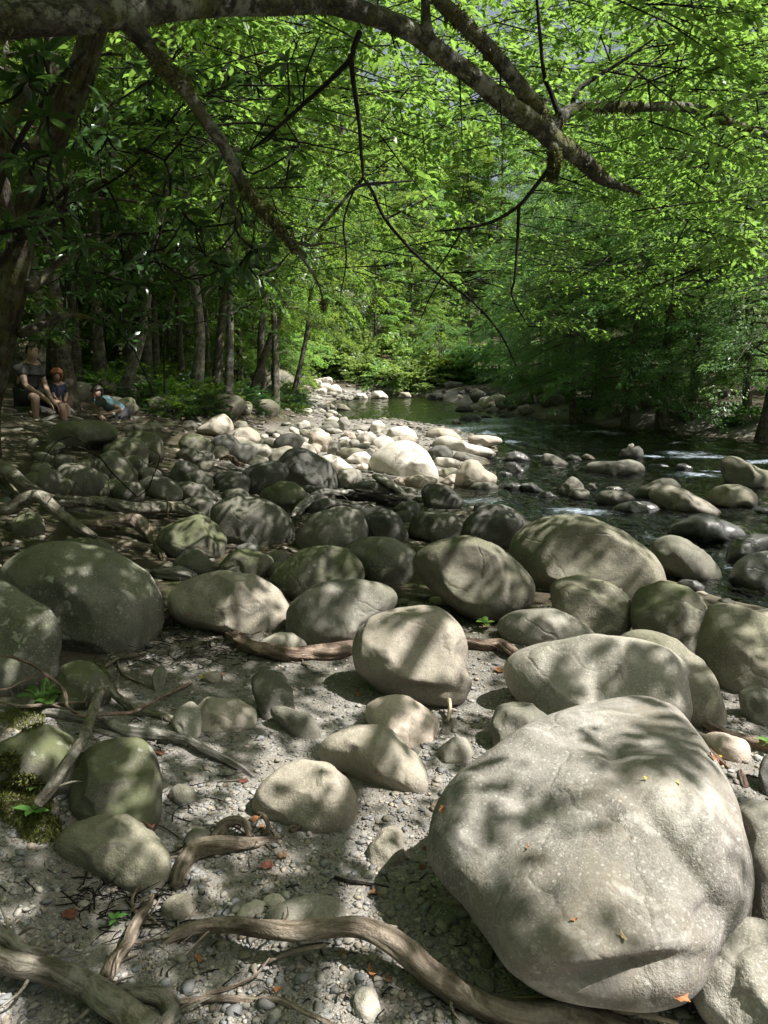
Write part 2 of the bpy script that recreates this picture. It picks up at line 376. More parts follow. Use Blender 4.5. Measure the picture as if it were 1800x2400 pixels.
def grid_mesh(name, xs, ys, zf):
    X, Y = np.meshgrid(xs, ys); Z = zf(X.ravel(), Y.ravel()); V = np.stack([X.ravel(), Y.ravel(), Z], 1)
    nx = len(xs); i = np.arange(len(ys) - 1)[:, None] * nx; j = np.arange(nx - 1)[None]
    F = np.stack([i + j, i + j + 1, i + nx + j + 1, i + nx + j], -1).reshape(-1, 4)
    return mesh_np(name, V, F)
sx = np.linspace(-1, 1, 420); xs = np.sinh(sx * 4.6) / np.sinh(4.6) * 150
ys = np.concatenate([np.linspace(-60, 1.0, 50)[:-1], np.geomspace(1.0, 220, 420)])

m, N, noise, ramp, mix, math_, bump, link = new_mat('river gravel and forest soil')
co = N('ShaderNodeTexCoord').outputs['Object']
sep = N('ShaderNodeSeparateXYZ', {0: co})
n1 = noise(co, 1.1, 6, .6).outputs['Fac']; n2 = noise(co, 30, 6, .7).outputs['Fac']
vo = N('ShaderNodeTexVoronoi', {'Vector': co, 'Scale': 75.0}); vo2 = N('ShaderNodeTexVoronoi', {'Vector': co, 'Scale': 210.0})
peb = ramp(N('ShaderNodeSeparateColor', {0: vo.outputs['Color']}).outputs[0], (0.0, (.17, .165, .155)), (.45, (.24, .235, .22)), (.7, (.29, .265, .22)), (.85, (.20, .21, .225)), (1.0, (.40, .39, .37)))
peb2 = ramp(N('ShaderNodeSeparateColor', {0: vo2.outputs['Color']}).outputs[0], (0.0, (.15, .145, .135)), (.6, (.26, .25, .23)), (1.0, (.42, .41, .38)))
grav = mix(.5, peb, peb2)
grav = mix(math_('MULTIPLY', ramp(n2, (.4, 1.0), (.6, 0.0)), .5), grav, (.13, .115, .095))
n3 = noise(co, 1.9, 6, .65, .4).outputs['Fac']; grav = mix(math_('MULTIPLY', ramp(n3, (.46, 0.0), (.6, 1.0)), .6), grav, (.16, .14, .118))
soil = mix(n2, (.028, .024, .017), (.085, .068, .046))
soil = mix(ramp(noise(co, 2.6, 6, .7).outputs['Fac'], (.5, 0.0), (.62, .8)), soil, (.045, .055, .018))
# gravel near the stream, dark soil with leaf mould under the wood
d1 = N('ShaderNodeMapRange', {'Value': math_('ADD', sep.outputs[0], math_('MULTIPLY', n1, .9)), 'From Min': -1.5, 'From Max': -.7}).outputs[0]
d2 = N('ShaderNodeMapRange', {'Value': sep.outputs[1], 'From Min': 4.6, 'From Max': 3.2}).outputs[0]
gm = math_('MULTIPLY', d1, d2)
bar = math_('MULTIPLY', N('ShaderNodeMapRange', {'Value': sep.outputs[0], 'From Min': -5.2, 'From Max': -3.6}).outputs[0], N('ShaderNodeMapRange', {'Value': sep.outputs[2], 'From Min': .25, 'From Max': .05}).outputs[0])
bar = math_('MULTIPLY', bar, N('ShaderNodeMapRange', {'Value': sep.outputs[1], 'From Min': 7, 'From Max': 11}).outputs[0])
gm = math_('MAXIMUM', gm, math_('MULTIPLY', bar, .8))
wetz = N('ShaderNodeMapRange', {'Value': sep.outputs[2], 'From Min': ZW + .02, 'From Max': ZW + .12}).outputs[0]
col = mix(gm, soil, grav)
bed = mix(n2, (.06, .055, .04), (.17, .15, .11))
col = mix(wetz, bed, col)
hgt = math_('ADD', math_('MULTIPLY', vo.outputs['Distance'], -.5), math_('ADD', math_('MULTIPLY', vo2.outputs['Distance'], -.3), math_('MULTIPLY', n2, .5)))
b = N('ShaderNodeBsdfPrincipled', {'Base Color': col, 'Roughness': .9, 'Normal': bump(hgt, .8, .012), 'Specular IOR Level': .2})
link(b.outputs[0]); MAT['ground'] = m
obj('ground', grid_mesh('ground', xs, ys, height), MAT['ground'], kind='structure')

# ------------------------------------------------------------------ stream water
FOAM_GLINTS = [('Z4', 1020, 205, .9, .5), ('Z4', 1120, 235, 1.1, .5), ('Z4', 770, 232, .5, .25), ('Z4', 1240, 340, .5, .2), ('Z4', 400, 45, 1.2, .35), ('Z4', 260, 40, .9, .3), ('Z4', 950, 130, .4, .15),
        ('Z4', 1600, 270, .5, .3), ('Z3', 1130, 270, 1.2, .6), ('Z3', 1400, 315, 1.2, .4), ('Z3', 200, 285, 1.5, .8), ('Z3', 700, 320, 1.0, .6), ('Z3', 850, 370, .7, .3), ('Z4', 780, 845, .25, .12), ('Z4', 60, 690, .5, .2), ('Z4', 1200, 950, .12, .06), ('Z4', 1370, 1110, .15, .12),
        ('Z5', 1100, 345, 1.5, 1.0), ('Z5', 700, 385, 1.3, .7), ('Z5', 900, 380, 1.2, .8), ('Z5', 1000, 400, 2.2, 1.6), ('Z5', 1250, 380, 1.8, 1.4), ('Z3', 700, 230, 2.0, 2.0), ('Z3', 620, 760, .7, .4), ('Z4', 200, 660, .8, .4), ('Z3', 1050, 470, .5, .2), ('Z4', 1100, 380, .8, .4)]
wx = np.arange(-6, 16.01, .05); wy = np.geomspace(3.0, 58, 520) - 0.0
def wz(x, y):
    p = np.stack([x * 1.0, y * .8, 0 * x], 1)
    chop = sstep(40, 20, y)
    calm = 1 - .75 * sstep(26, 32, y)
    near = sstep(9, 14, y)
    rif = np.exp(-((y - 20.5 - .25 * (x - 2)) / 4.2) ** 2) + .6 * np.exp(-((y - 8.2) / 1.8) ** 2)
    return ZW + .03 * rif * fbm(p * np.array([1.9, 2.0, 1]), 2, 41) + .05 * rif * vnoise(p * np.array([4.2, 4.0, 1]), 47) + .012 * (1 - rif) * vnoise(p * np.array([3.5, 3.5, 1]), 53) + (.012 + .012 * near * calm) * fbm(p * np.array([3.2, 2.2, 1]), 3, 21) * calm + .005 * vnoise(p * 11, 31) * chop
wm = grid_mesh('water', wx, wy, wz)
V = np.array([v.co for v in wm.vertices]); fo = np.zeros(len(V))
for c, u, v, rx, ry in FOAM_GLINTS:
    q = atz(*px(c, [(u, v)])[0], ZW); fo = np.maximum(fo, np.exp(-((V[:, 0] - q[0]) / rx) ** 2 - ((V[:, 1] - q[1]) / (ry * 1.4)) ** 2))
at = wm.attributes.new('foam_glint', 'FLOAT', 'POINT'); at.data.foreach_set('value', fo.astype(np.float32))
m, N, noise, ramp, mix, math_, bump, link = new_mat('stream water')
co = N('ShaderNodeTexCoord').outputs['Object']
st = N('ShaderNodeMapping', {'Vector': co, 'Scale': (1.0, .55, 1)}).outputs[0]
w1 = noise(st, 3.2, 4, .55, .6).outputs['Fac']; w2 = noise(st, 13, 3, .5, .3).outputs['Fac']
sep = N('ShaderNodeSeparateXYZ', {0: co})
calm = N('ShaderNodeMapRange', {'Value': sep.outputs[1], 'From Min': 20, 'From Max': 32, 'To Min': 1.0, 'To Max': .7}).outputs[0]
h = math_('ADD', w1, math_('MULTIPLY', w2, .28))
nm = N('ShaderNodeBump', {'Height': h, 'Strength': math_('MULTIPLY', calm, .9), 'Distance': .16}).outputs['Normal']
tr = N('ShaderNodeBsdfTransparent', {'Color': (.20, .20, .13, 1)})
gl = N('ShaderNodeBsdfGlossy', {'Color': (1, 1, 1, 1), 'Roughness': .04, 'Normal': nm})
fr = N('ShaderNodeFresnel', {'IOR': 1.6, 'Normal': nm}).outputs[0]
ws = N('ShaderNodeMixShader', {0: fr, 1: tr.outputs[0], 2: gl.outputs[0]}).outputs[0]
fa = N('ShaderNodeAttribute', attribute_name='foam_glint').outputs['Fac']
fn = noise(N('ShaderNodeMapping', {'Vector': co, 'Scale': (1.0, 2.6, 1)}).outputs[0], 9.5, 8, .72, 1.0).outputs['Fac']
ff = ramp(math_('ADD', math_('MULTIPLY', fa, .33), math_('MULTIPLY', fn, .62)), (.57, 0.0), (.71, .6))
fd = N('ShaderNodeBsdfDiffuse', {'Color': (.55, .64, .74, 1)})  # foam tinted blue, painting sky glints into the riffle
link(N('ShaderNodeMixShader', {0: ff, 1: ws, 2: fd.outputs[0]}).outputs[0])
MAT['water'] = m
obj('water', wm, m, kind='structure')

# ------------------------------------------------------------------ loose gravel (uncountable)
def pebble_shape(k):
    r = np.random.default_rng(100 + k); rings, seg = 3, 7; V = [(0, 0, 1)]
    for i in range(1, rings + 1):
        a = math.pi * i / (rings + 1)
        for j in range(seg):
            b = 2 * math.pi * j / seg + .4 * i; s = 1 + .16 * r.standard_normal()
            V.append((math.sin(a) * math.cos(b) * s, math.sin(a) * math.sin(b) * s, math.cos(a)))
    V.append((0, 0, -1)); F = []
    for j in range(seg): F.append((0, 1 + j, 1 + (j + 1) % seg))
    for i in range(rings - 1):
        for j in range(seg):
            a = 1 + i * seg + j; b_ = 1 + i * seg + (j + 1) % seg; F += [(a, a + seg, b_ + seg), (a, b_ + seg, b_)]
    e = len(V) - 1; q = 1 + (rings - 1) * seg
    for j in range(seg): F.append((q + j, e, q + (j + 1) % seg))
    return np.array(V), np.array(F)
PAL = np.array([(.20, .215, .235), (.25, .26, .275), (.16, .165, .165), (.26, .25, .23), (.31, .30, .28), (.31, .275, .22), (.23, .21, .18), (.44, .43, .41), (.22, .215, .20)])
def pebbles(n, xf, yf, smin, smax, seed, pal=PAL, power=2.2, lift=.25):
    r = np.random.default_rng(seed); x, y = xf(r, n), yf(r, n)
    ok = np.ones(n, bool); z = height(x, y); ok &= z > ZW - .02
    x, y, z = x[ok], y[ok], z[ok]; n = len(x)
    s = smin * (1 - r.random(n) * (1 - (smin / smax) ** power)) ** (-1 / power)
    a = r.random(n) * 6.283; el = .65 + .7 * r.random(n); fl = .2 + .22 * r.random(n)
    tx, ty = r.normal(0, .14, n), r.normal(0, .14, n)
    shp = [pebble_shape(k) for k in range(8)]; kk = r.integers(0, 8, n); Vs, Fs, Cs = [], [], []; base = 0
    cidx = r.integers(0, len(pal), n); cc = pal[cidx] * np.array([.83, .80, .76]) * (.8 + .4 * r.random((n, 1)))
    for k in range(8):
        i = np.where(kk == k)[0]; P, F = shp[k]
        L = np.stack([P[None, :, 0] * (s * el)[i, None], P[None, :, 1] * s[i, None], P[None, :, 2] * (s * fl)[i, None]], -1)
        L[..., 2] += L[..., 0] * tx[i, None] + L[..., 1] * ty[i, None]
        ca, sa = np.cos(a[i])[:, None], np.sin(a[i])[:, None]
        X = L[..., 0] * ca - L[..., 1] * sa + x[i, None]; Y = L[..., 0] * sa + L[..., 1] * ca + y[i, None]
        Z = L[..., 2] + (z + s * fl * lift)[i, None]
        Vs.append(np.stack([X, Y, Z], -1).reshape(-1, 3)); Fs.append((F[None] + (np.arange(len(i)) * len(P))[:, None, None]).reshape(-1, 3) + base)
        Cs.append(np.repeat(cc[i], len(P), 0)); base += len(i) * len(P)
    me = mesh_np('gravel', np.concatenate(Vs), np.concatenate(Fs)); C = np.concatenate(Cs)
    ca = me.color_attributes.new('tone', 'FLOAT_COLOR', 'POINT'); ca.data.foreach_set('color', np.concatenate([C, np.ones((len(C), 1))], 1).astype(np.float32).ravel())
    return me
m, N, noise, ramp, mix, math_, bump, link = new_mat('pebble stone')
co = N('ShaderNodeTexCoord').outputs['Object']; at = N('ShaderNodeAttribute', attribute_name='tone').outputs['Color']
n = noise(co, 120, 4, .65).outputs['Fac']
c = mix(math_('MULTIPLY', ramp(n, (.4, 1.0), (.6, 0.0)), .3), at, (.16, .14, .12))
link(N('ShaderNodeBsdfPrincipled', {'Base Color': c, 'Roughness': .7, 'Normal': bump(n, .3, .004), 'Specular IOR Level': .3}).outputs[0]); MAT['pebble'] = m
def yinv(a, b): return lambda r, n: 1 / (1 / b + (1 / a - 1 / b) * r.random(n))
obj('gravel', pebbles(int(60000 * DENS), lambda r, n: r.uniform(-1.5, 2.4, n), yinv(1.1, 4.9), .0036, .017, 1, lift=.5), MAT['pebble'], kind='stuff', label='fine grey and white river gravel covering the open bank')
obj('flat_pebbles', pebbles(int(1300 * DENS), lambda r, n: r.uniform(-1.6, 2.3, n), yinv(1.1, 4.6), .011, .027, 2, PAL[[0, 0, 1, 3, 4, 5]], 2.6, .55), MAT['pebble'], kind='stuff', label='flat blue grey and tan skipping stones loose on the gravel')
obj('cobbles', pebbles(2600, lambda r, n: r.uniform(-5.5, 2.6, n), lambda r, n: r.uniform(4.6, 27, n), .03, .14, 3, np.array([(.2, .2, .18), (.28, .27, .23), (.36, .33, .27), (.15, .155, .14)]), 2.0, .3), MAT['pebble'], kind='stuff', label='small cobbles filling gaps between boulders on the bar')

obj('cobbles', pebbles(900, lambda r, n: r.uniform(-8, -.5, n), lambda r, n: r.uniform(27, 52, n), .08, .28, 4, np.array([(.3, .29, .26), (.42, .4, .36), (.22, .22, .2)]), 2.0, .3), MAT['pebble'], kind='stuff', label='pale cobbles along the far shore at the bend')

if HAZE:
    bm = bmesh.new(); bmesh.ops.create_cube(bm, size=1.0); me = bpy.data.meshes.new('haze'); bm.to_mesh(me); bm.free()
    m, N, noise, ramp, mix, math_, bump, link = new_mat('thin summer haze')
    v_ = N('ShaderNodeVolumePrincipled', {'Color': (.86, .93, .90, 1), 'Density': HAZE, 'Anisotropy': .3}); m.node_tree.links.new(v_.outputs[0], m.node_tree.nodes['Material Output'].inputs['Volume'])
    hz = obj('haze', me, m, loc=(0, 80, 24), kind='stuff', label='thin sunlit haze along the stream corridor'); hz.scale = (302, 284, 56)
    cy.volume_bounces = 0; cy.volume_step_rate = 4
# ------------------------------------------------------------------ boulders and stones, one object each
def inside_poly_radius(poly, nth=96):
    """star-shaped radius of a closed outline about its centre, in nth directions"""
    c = poly.mean(0)
    for _ in range(2):   # area centroid
        a = poly - c; b = np.roll(a, -1, 0); cr = a[:, 0] * b[:, 1] - a[:, 1] * b[:, 0]
        c = c + ((a + b) * cr[:, None]).sum(0) / (3 * cr.sum() + 1e-9)
    a = poly - c; b = np.roll(a, -1, 0); th = np.linspace(0, 2 * np.pi, nth, endpoint=False); out = np.zeros(nth)
    for k, t in enumerate(th):
        d = np.array([math.cos(t), math.sin(t)]); e = b - a
        den = d[0] * e[:, 1] - d[1] * e[:, 0]; den = np.where(abs(den) < 1e-12, 1e-12, den)
        tt = (a[:, 0] * e[:, 1] - a[:, 1] * e[:, 0]) / den; ss = (a[:, 0] * d[1] - a[:, 1] * d[0]) / den
        ok = (ss >= -1e-6) & (ss <= 1 + 1e-6) & (tt > 0); out[k] = tt[ok].max() if ok.any() else np.linalg.norm(a, axis=1).mean()
    return c, out
ROCK_FOOT = []
def rock(crop, pts, mat, label, group='boulders of the stream bed', depth=.8, sub=None, rough=.046, dents=(), k=None, bury=1.28, name='boulder', lift=0.0, cat='boulder', at=None, sm=1.4, facet=1.15, tilt=None):
    seed = len(ROCK_FOOT) + 11
    pts = px(crop, parse(pts) if isinstance(pts, str) else pts)
    vb = pts[:, 1].max(); ub = pts[np.argmax(pts[:, 1]), 0]; um = .5 * (pts[:, 0].min() + pts[:, 0].max())
    if at is None: p, t = hit(.5 * ub + .5 * um, vb)
    else: p = atd(um, vb, at)
    # centre ray and the plane through the rock's middle
    cen, _ = inside_poly_radius(pts, 24)
    rc = ray(cen[0], cen[1]); rc = rc / np.linalg.norm(rc)
    dist = (p - CAM) @ rc + lift
    wpx = (pts[:, 0].max() - pts[:, 0].min()) / 2; b0 = depth * wpx * dist / FPX
    hpx = (pts[:, 1].max() - pts[:, 1].min()) / 2; b0 = min(b0, 1.9 * hpx * dist / FPX + .02) if depth < 1.2 else b0
    if k is None: k = .12 + .9 * math.sqrt(max(0, 1 - 1 / bury ** 2)) * .75
    dist += k * b0
    pts = pts.copy(); vm = .5 * (pts[:, 1].min() + pts[:, 1].max()); lo_ = pts[:, 1] > vm
    pts[lo_, 1] = vm + (pts[lo_, 1] - vm) * (1 + (bury - 1) * 1.6); pts[:, 0] = um + (pts[:, 0] - um) * 1.03; pts[~lo_, 1] = vm + (pts[~lo_, 1] - vm) * 1.03
    # the rock's middle plane leans back with the slope of our view, as a low wide stone's outline does
    dep = math.asin(-rc[2]); tau = R(30) * float(sstep(R(9), R(30), dep)) if tilt is None else R(tilt)
    C = CAM + rc * dist; e1 = np.cross(rc, [0, 0, 1.0]); e1 /= np.linalg.norm(e1); e2 = np.cross(e1, rc)
    rn = rc * math.cos(tau) - e2 * math.sin(tau); e2 = e2 * math.cos(tau) + rc * math.sin(tau)
    dr = ray(pts[:, 0], pts[:, 1]); Q = CAM + dr * (((C - CAM) @ rn) / (dr @ rn))[:, None]; rc = rn
    q2 = np.stack([(Q - C) @ e1, (Q - C) @ e2], 1); c2, rad = inside_poly_radius(q2)
    kk = np.exp(-.5 * (np.arange(-6, 7) / sm) ** 2); kk /= kk.sum()
    rad = sum(w * np.roll(rad, s) for w, s in zip(kk, range(-6, 7)))
    C = C + c2[0] * e1 + c2[1] * e2
    size = hpx * dist / FPX
    sub = sub or (5 if wpx > 60 else 4)
    P, F = ico(sub); th = np.arctan2(P[:, 1], P[:, 0]) % (2 * np.pi); rho = np.hypot(P[:, 0], P[:, 1])
    x = th / (2 * np.pi) * 96; i = np.floor(x).astype(int) % 96; f = x - np.floor(x)
    rr = rad[i] * (1 - f) + rad[(i + 1) % 96] * f; rm = rad.mean(); w = rho ** 1.5; rr = rr * w + rm * (1 - w)
    dz = np.sign(P[:, 2]) * np.abs(P[:, 2]) ** .85 * b0; rho = rho ** .92
    ix, iy = np.cos(th) * rr * rho, np.sin(th) * rr * rho
    # broad facets and worn hollows
    n1 = fbm(P * 1.3 + seed * 3.1, 2, seed); n2 = fbm(P * 4.5 + seed, 3, seed + 50)
    rf = np.random.default_rng(seed); cut = np.zeros(len(P))
    for _ in range(7):
        fn = rf.normal(0, 1, 3); fn[2] = abs(fn[2]) * 1.2; fn /= np.linalg.norm(fn); h_ = rf.uniform(.80, .93); ex = np.maximum(P @ fn - h_, 0); cut = np.maximum(cut, ex / np.maximum(P @ fn, .2))
    disp = (-cut * facet * (1 - .75 * rho ** 5) + n1 * rough * 1.6 * (1 - .55 * rho ** 4) + n2 * rough * .32) * rm
    V = C + ix[:, None] * e1 + iy[:, None] * e2 - dz[:, None] * rc
    Nn = P[:, 0:1] * e1 + P[:, 1:2] * e2 - P[:, 2:3] * rc
    V = V + Nn * disp[:, None]
    if sub >= 6 or (wpx > 70 and sub >= 5):
        for _ in range(2):
            fn = rf.normal(0, 1, 3); fn /= np.linalg.norm(fn); d_ = P @ fn - rf.uniform(-.3, .5) + .10 * fbm(P * 2.2 + seed, 3, seed + 9); V = V - Nn * (np.exp(-(d_ / .018) ** 2) * .012 * rm * (vnoise(P * 1.8, seed) > -.05) * (P[:, 2] > -.3))[:, None]
            V = V - Nn * (np.clip(d_, 0, .5) * .07 * rm * (1 - rho ** 3))[:, None]
    if dents:
        u, v, wv = project(V); front = P[:, 2] > -.15
        for (du, dv, rx, ry, ang, amt) in dents:
            du, dv = px(crop, [(du, dv)])[0]; sc = CROP[crop][2]; ca, sa = math.cos(R(ang)), math.sin(R(ang))
            a = ((u - du) * ca + (v - dv) * sa) / (rx * sc); b = (-(u - du) * sa + (v - dv) * ca) / (ry * sc)
            V = V + Nn * (amt * np.exp(-(a * a + b * b)) * front)[:, None]
    V2, base = recentre(V)
    me = mesh_np(name, V2, F)
    o = obj(name, me, MAT[mat], loc=base, label=label, category=cat, group=group)
    ROCK_FOOT.append((C, max(wpx * dist / FPX, b0)))
    return o
def blob(cx, cy, rx, ry, rot=0, n=14, seed=0, sq=1.0):
    r = np.random.default_rng(seed + int(cx * 7 + cy * 13)); t = np.linspace(0, 2 * np.pi, n, endpoint=False)
    w = 1 + .07 * r.standard_normal(3)[0] * np.cos(2 * t + r.random() * 6) + .06 * np.cos(3 * t + r.random() * 6)
    x, y = np.sign(np.cos(t)) * abs(np.cos(t)) ** sq * rx * w, np.sign(np.sin(t)) * abs(np.sin(t)) ** sq * ry * w
    ca, sa = math.cos(R(rot)), math.sin(R(rot))
    return [(cx + a * ca - b * sa, cy + a * sa + b * ca) for a, b in zip(x, y)]

# --- foreground
rock('D', '935,1780 960,1740 1010,1700 1075,1655 1150,1605 1215,1570 1290,1545 1370,1535 1430,1545 1470,1575 1500,1620 1530,1665 1560,1720 1590,1790 1620,1870 1630,1950 1612,2000 1565,2045 1530,2100 1500,2140 1440,2158 1350,2155 1250,2145 1170,2125 1110,2085 1070,2010 1010,1940 975,1890 938,1868 928,1825',
     'hero', 'huge pale speckled boulder filling the near corner of the bank', depth=.46, sub=6, rough=.024, bury=1.0, sm=1.0, facet=.7, tilt=46, k=.22,
     dents=[(1035, 1850, 60, 60, 0, -0.0297), (1005, 1800, 40, 70, 20, 0.0270), (1130, 1720, 130, 35, 35, -0.0189), (1330, 1640, 26, 120, -25, -0.0162), (1420, 1700, 60, 90, 10, 0.0270), (1470, 1850, 18, 130, -38, -0.0297), (1530, 1790, 50, 110, -20, 0.0243), (1210, 1850, 120, 90, 0, 0.0270), (1100, 2000, 80, 120, 0, 0.0189), (1360, 2100, 150, 30, -8, -0.0405), (1300, 2050, 130, 35, -8, 0.0243), (1545, 1985, 45, 40, 0, -0.0405), (1250, 1980, 90, 60, 30, -0.0135), (1430, 1960, 60, 60, 0, 0.0162)])
rock('D', '1575,1760 1620,1745 1700,1745 1780,1790 1800,1900 1760,2020 1680,2045 1630,1995 1600,1850', 'gray', 'grey boulder cut by the frame behind the huge speckled boulder', sub=5)
rock('D', '1560,2010 1600,1993 1640,1990 1700,2010 1750,2080 1760,2190 1700,2280 1600,2270 1510,2185 1495,2140 1520,2080 1540,2040', 'gray', 'rugged grey boulder wedged in the bottom corner below the huge one', rough=.06, depth=.6, k=-.25, bury=1.05, tilt=15, dents=[(1600, 2040, 70, 12, -20, -.012), (1580, 2110, 14, 70, 10, -.012)])
rock('D', '1090,1440 1110,1420 1160,1405 1260,1396 1370,1396 1440,1410 1490,1440 1507,1480 1500,1530 1465,1560 1400,1572 1330,1574 1230,1570 1180,1550 1130,1510 1095,1475', 'gray', 'long loaf shaped boulder with white specks behind the huge boulder', depth=.55, rough=.03, sub=6, dents=[(1290, 1510, 14, 50, 0, -.02), (1210, 1530, 60, 10, 10, -.012)])
rock('D', '1330,1385 1370,1370 1420,1372 1470,1395 1520,1440 1555,1490 1572,1530 1550,1555 1490,1558 1420,1520 1350,1440', 'olive', 'curved olive boulder hugging the back of the long loaf boulder')
rock('D', '757,1405 765,1370 800,1345 860,1318 910,1312 960,1330 995,1365 1008,1400 1005,1440 1017,1480 1005,1510 965,1525 900,1517 840,1497 795,1470 765,1440', 'tan', 'rounded tan boulder with a chipped lower edge in mid bank', depth=.75, sub=6, rough=.03, sm=1.1, bury=1.03,
     dents=[(920, 1490, 70, 12, 8, -.03), (900, 1462, 120, 16, 4, .012), (890, 1350, 90, 22, 10, .02), (990, 1440, 14, 60, 10, -.015)])
rock('D', '893,1215 905,1190 950,1165 1010,1160 1070,1180 1120,1215 1150,1250 1158,1280 1140,1310 1090,1335 1040,1344 990,1317 940,1277 905,1245', 'olive', 'olive dome boulder between the rounded tan boulder and the widest one', sub=6, rough=.03, bury=1.06)
rock('D', '1098,1190 1120,1150 1170,1120 1240,1112 1300,1125 1360,1155 1410,1195 1440,1235 1443,1258 1400,1275 1330,1290 1250,1285 1180,1272 1130,1240', 'olive', 'widest low domed boulder at the edge of the stream', depth=.8, sub=6, rough=.02)
rock('D', '1190,1265 1215,1243 1250,1238 1300,1255 1345,1285 1370,1320 1350,1370 1300,1388 1250,1372 1200,1330', 'olive', 'two lobed boulder leaning on the front of the widest dome', dents=[(1265, 1262, 60, 10, 25, -.02)])
rock('D', '1365,1290 1380,1265 1430,1258 1480,1268 1515,1295 1530,1320 1510,1370 1490,1410 1450,1402 1390,1377 1362,1345', 'mossy', 'blocky boulder with moss flecks beside the two lobed boulder')
rock('D', '1530,1310 1560,1302 1610,1310 1659,1340 1700,1400 1690,1470 1620,1492 1540,1452 1505,1410 1515,1350', 'olive', 'big brown green boulder cut by the frame beside the mossy block')
rock('D', '1075,1345 1110,1325 1160,1320 1210,1325 1260,1350 1300,1380 1300,1397 1240,1402 1150,1402 1100,1387 1080,1365', 'gray', 'low flat topped grey boulder in front of the two lobed boulder', depth=.6)
rock('D', '1060,1570 1075,1530 1110,1517 1150,1525 1190,1555 1205,1590 1180,1622 1120,1637 1070,1612', 'dusk', 'shaded round boulder tucked under the long loaf boulder')
rock('D', '360,1290 380,1265 430,1245 490,1237 550,1245 600,1275 625,1310 620,1345 590,1364 540,1360 470,1347 410,1337 370,1322', 'tan', 'smooth pale boulder striped by twig shadows beside the great lichen boulder', sub=6, depth=.7, rough=.03, dents=[(560, 1330, 50, 12, -30, -.02), (400, 1300, 14, 40, 0, -.015)])
rock('D', '620,1320 650,1290 700,1265 760,1257 820,1260 850,1275 862,1300 820,1342 760,1377 690,1394 640,1387 622,1350', 'dusk', 'slanting grey boulder between the striped pale boulder and the rounded tan one', depth=.7)
rock('D', '580,1250 600,1225 650,1190 710,1178 750,1185 780,1215 788,1250 770,1264 700,1278 650,1297 610,1282', 'mossy', 'moss spotted boulder behind the slanting grey boulder', rough=.05, dents=[(695, 1235, 30, 25, 0, -.03)])
rock('D', '0,1240 20,1215 60,1190 130,1175 200,1185 270,1210 320,1240 350,1280 358,1320 340,1362 290,1392 200,1402 130,1387 60,1352 10,1290', 'lichen', 'great round lichen flecked boulder on the shaded side', sub=6, depth=.7, rough=.025)
rock('D', '-40,1270 0,1247 60,1285 110,1320 130,1360 128,1430 100,1472 50,1492 -20,1492 -60,1400', 'lichen', 'lichen boulder cut by the frame above the fern', sub=5, dents=[(75, 1345, 10, 50, -30, -.02)])
rock('D', '150,1680 190,1630 250,1605 310,1607 340,1640 350,1690 345,1740 320,1777 260,1792 190,1777 150,1740', 'mossy', 'round mossy boulder under the propped grey branch', sub=6, rough=.03)
rock('D', '-20,1640 0,1620 50,1595 110,1588 160,1605 180,1650 160,1702 90,1712 0,1702 -50,1660', 'mossy', 'low mossy boulder cut by the frame beneath the fern bank', sub=5)
rock('D', '115,1830 150,1790 210,1770 270,1785 330,1805 365,1850 368,1880 340,1912 280,1907 190,1872 130,1850', 'olive', 'wide smooth boulder just below the round mossy boulder', depth=.6, sub=6, dents=[(225, 1800, 60, 8, 10, -.01)])
rock('D', '543,1740 560,1705 600,1675 650,1660 710,1665 755,1690 773,1730 770,1762 740,1784 680,1788 620,1772 570,1757', 'tan', 'tan half buried dome alone on the open gravel', depth=.7, sub=6, rough=.02)
rock('D', '680,1625 700,1605 760,1585 820,1590 880,1620 915,1650 925,1688 900,1697 840,1682 760,1652 700,1640', 'tan', 'long pale slab sunk in gravel beyond the tan dome', depth=.6, rough=.03, bury=1.35, tilt=40)
rock('D', '790,1530 830,1512 880,1510 930,1540 950,1560 930,1592 890,1605 830,1582 795,1555', 'pink', 'small rosy flat boulder in front of the rounded tan boulder', depth=.7, bury=1.6)
SG = 'small stones lying in the gravel'
def stone(crop, pts, mat, label, group=SG, **k): k = {'bury': 1.5, **k}; k.pop('k', None); return rock(crop, pts, mat, label, group, name='stone', cat='stone', **k)
stone('D', '793,1835 815,1800 850,1788 870,1798 874,1848 840,1862 798,1857', 'tan', 'upright wedge shaped tan stone in the gravel by the huge boulder')
stone('D', '945,1620 980,1595 1010,1600 1025,1625 1000,1642 960,1642', 'gray', 'small pointed grey stone beyond the huge boulder')
stone('D', '575,1975 620,1955 680,1943 730,1953 762,1980 740,2014 650,2018 590,2004', 'gray', 'pale half buried stone right behind the arched root', depth=.6)
stone('D', '345,1965 370,1940 410,1935 428,1950 415,1977 370,1984', 'tan', 'small tan stone behind the near end of the arched root')
stone('D', '400,1550 440,1510 520,1513 555,1535 550,1562 500,1572 440,1574', 'tan', 'flat tan stone bedded in dust beyond the driftwood', depth=.5, k=.4)
stone('D', '370,1555 385,1530 415,1515 438,1540 432,1575 400,1585', 'gray', 'flat grey stone touching the tip of the propped branch', depth=.5, k=.4)
stone('D', '540,1462 570,1446 610,1452 630,1490 640,1530 610,1547 570,1532 545,1492', 'dusk', 'oval grey slab lying flush with the gravel', depth=.4, k=.4)
stone('D', blob(640, 1558, 55, 22, 20), 'dusk', 'low brown slab sunk beside the oval grey slab', depth=.5, k=.4)
stone('D', '555,1390 590,1372 630,1371 665,1390 660,1408 560,1408', 'pale', 'whitish dome stone behind the fallen log root')
stone('D', blob(793, 2165, 36, 25, 10), 'gray', 'rounded grey stone at the bottom edge beyond the small root', at=None)
stone('D', blob(344, 1462, 14, 26, 15), 'dusk', 'slim upright grey stone near the leaf mould', depth=.6)
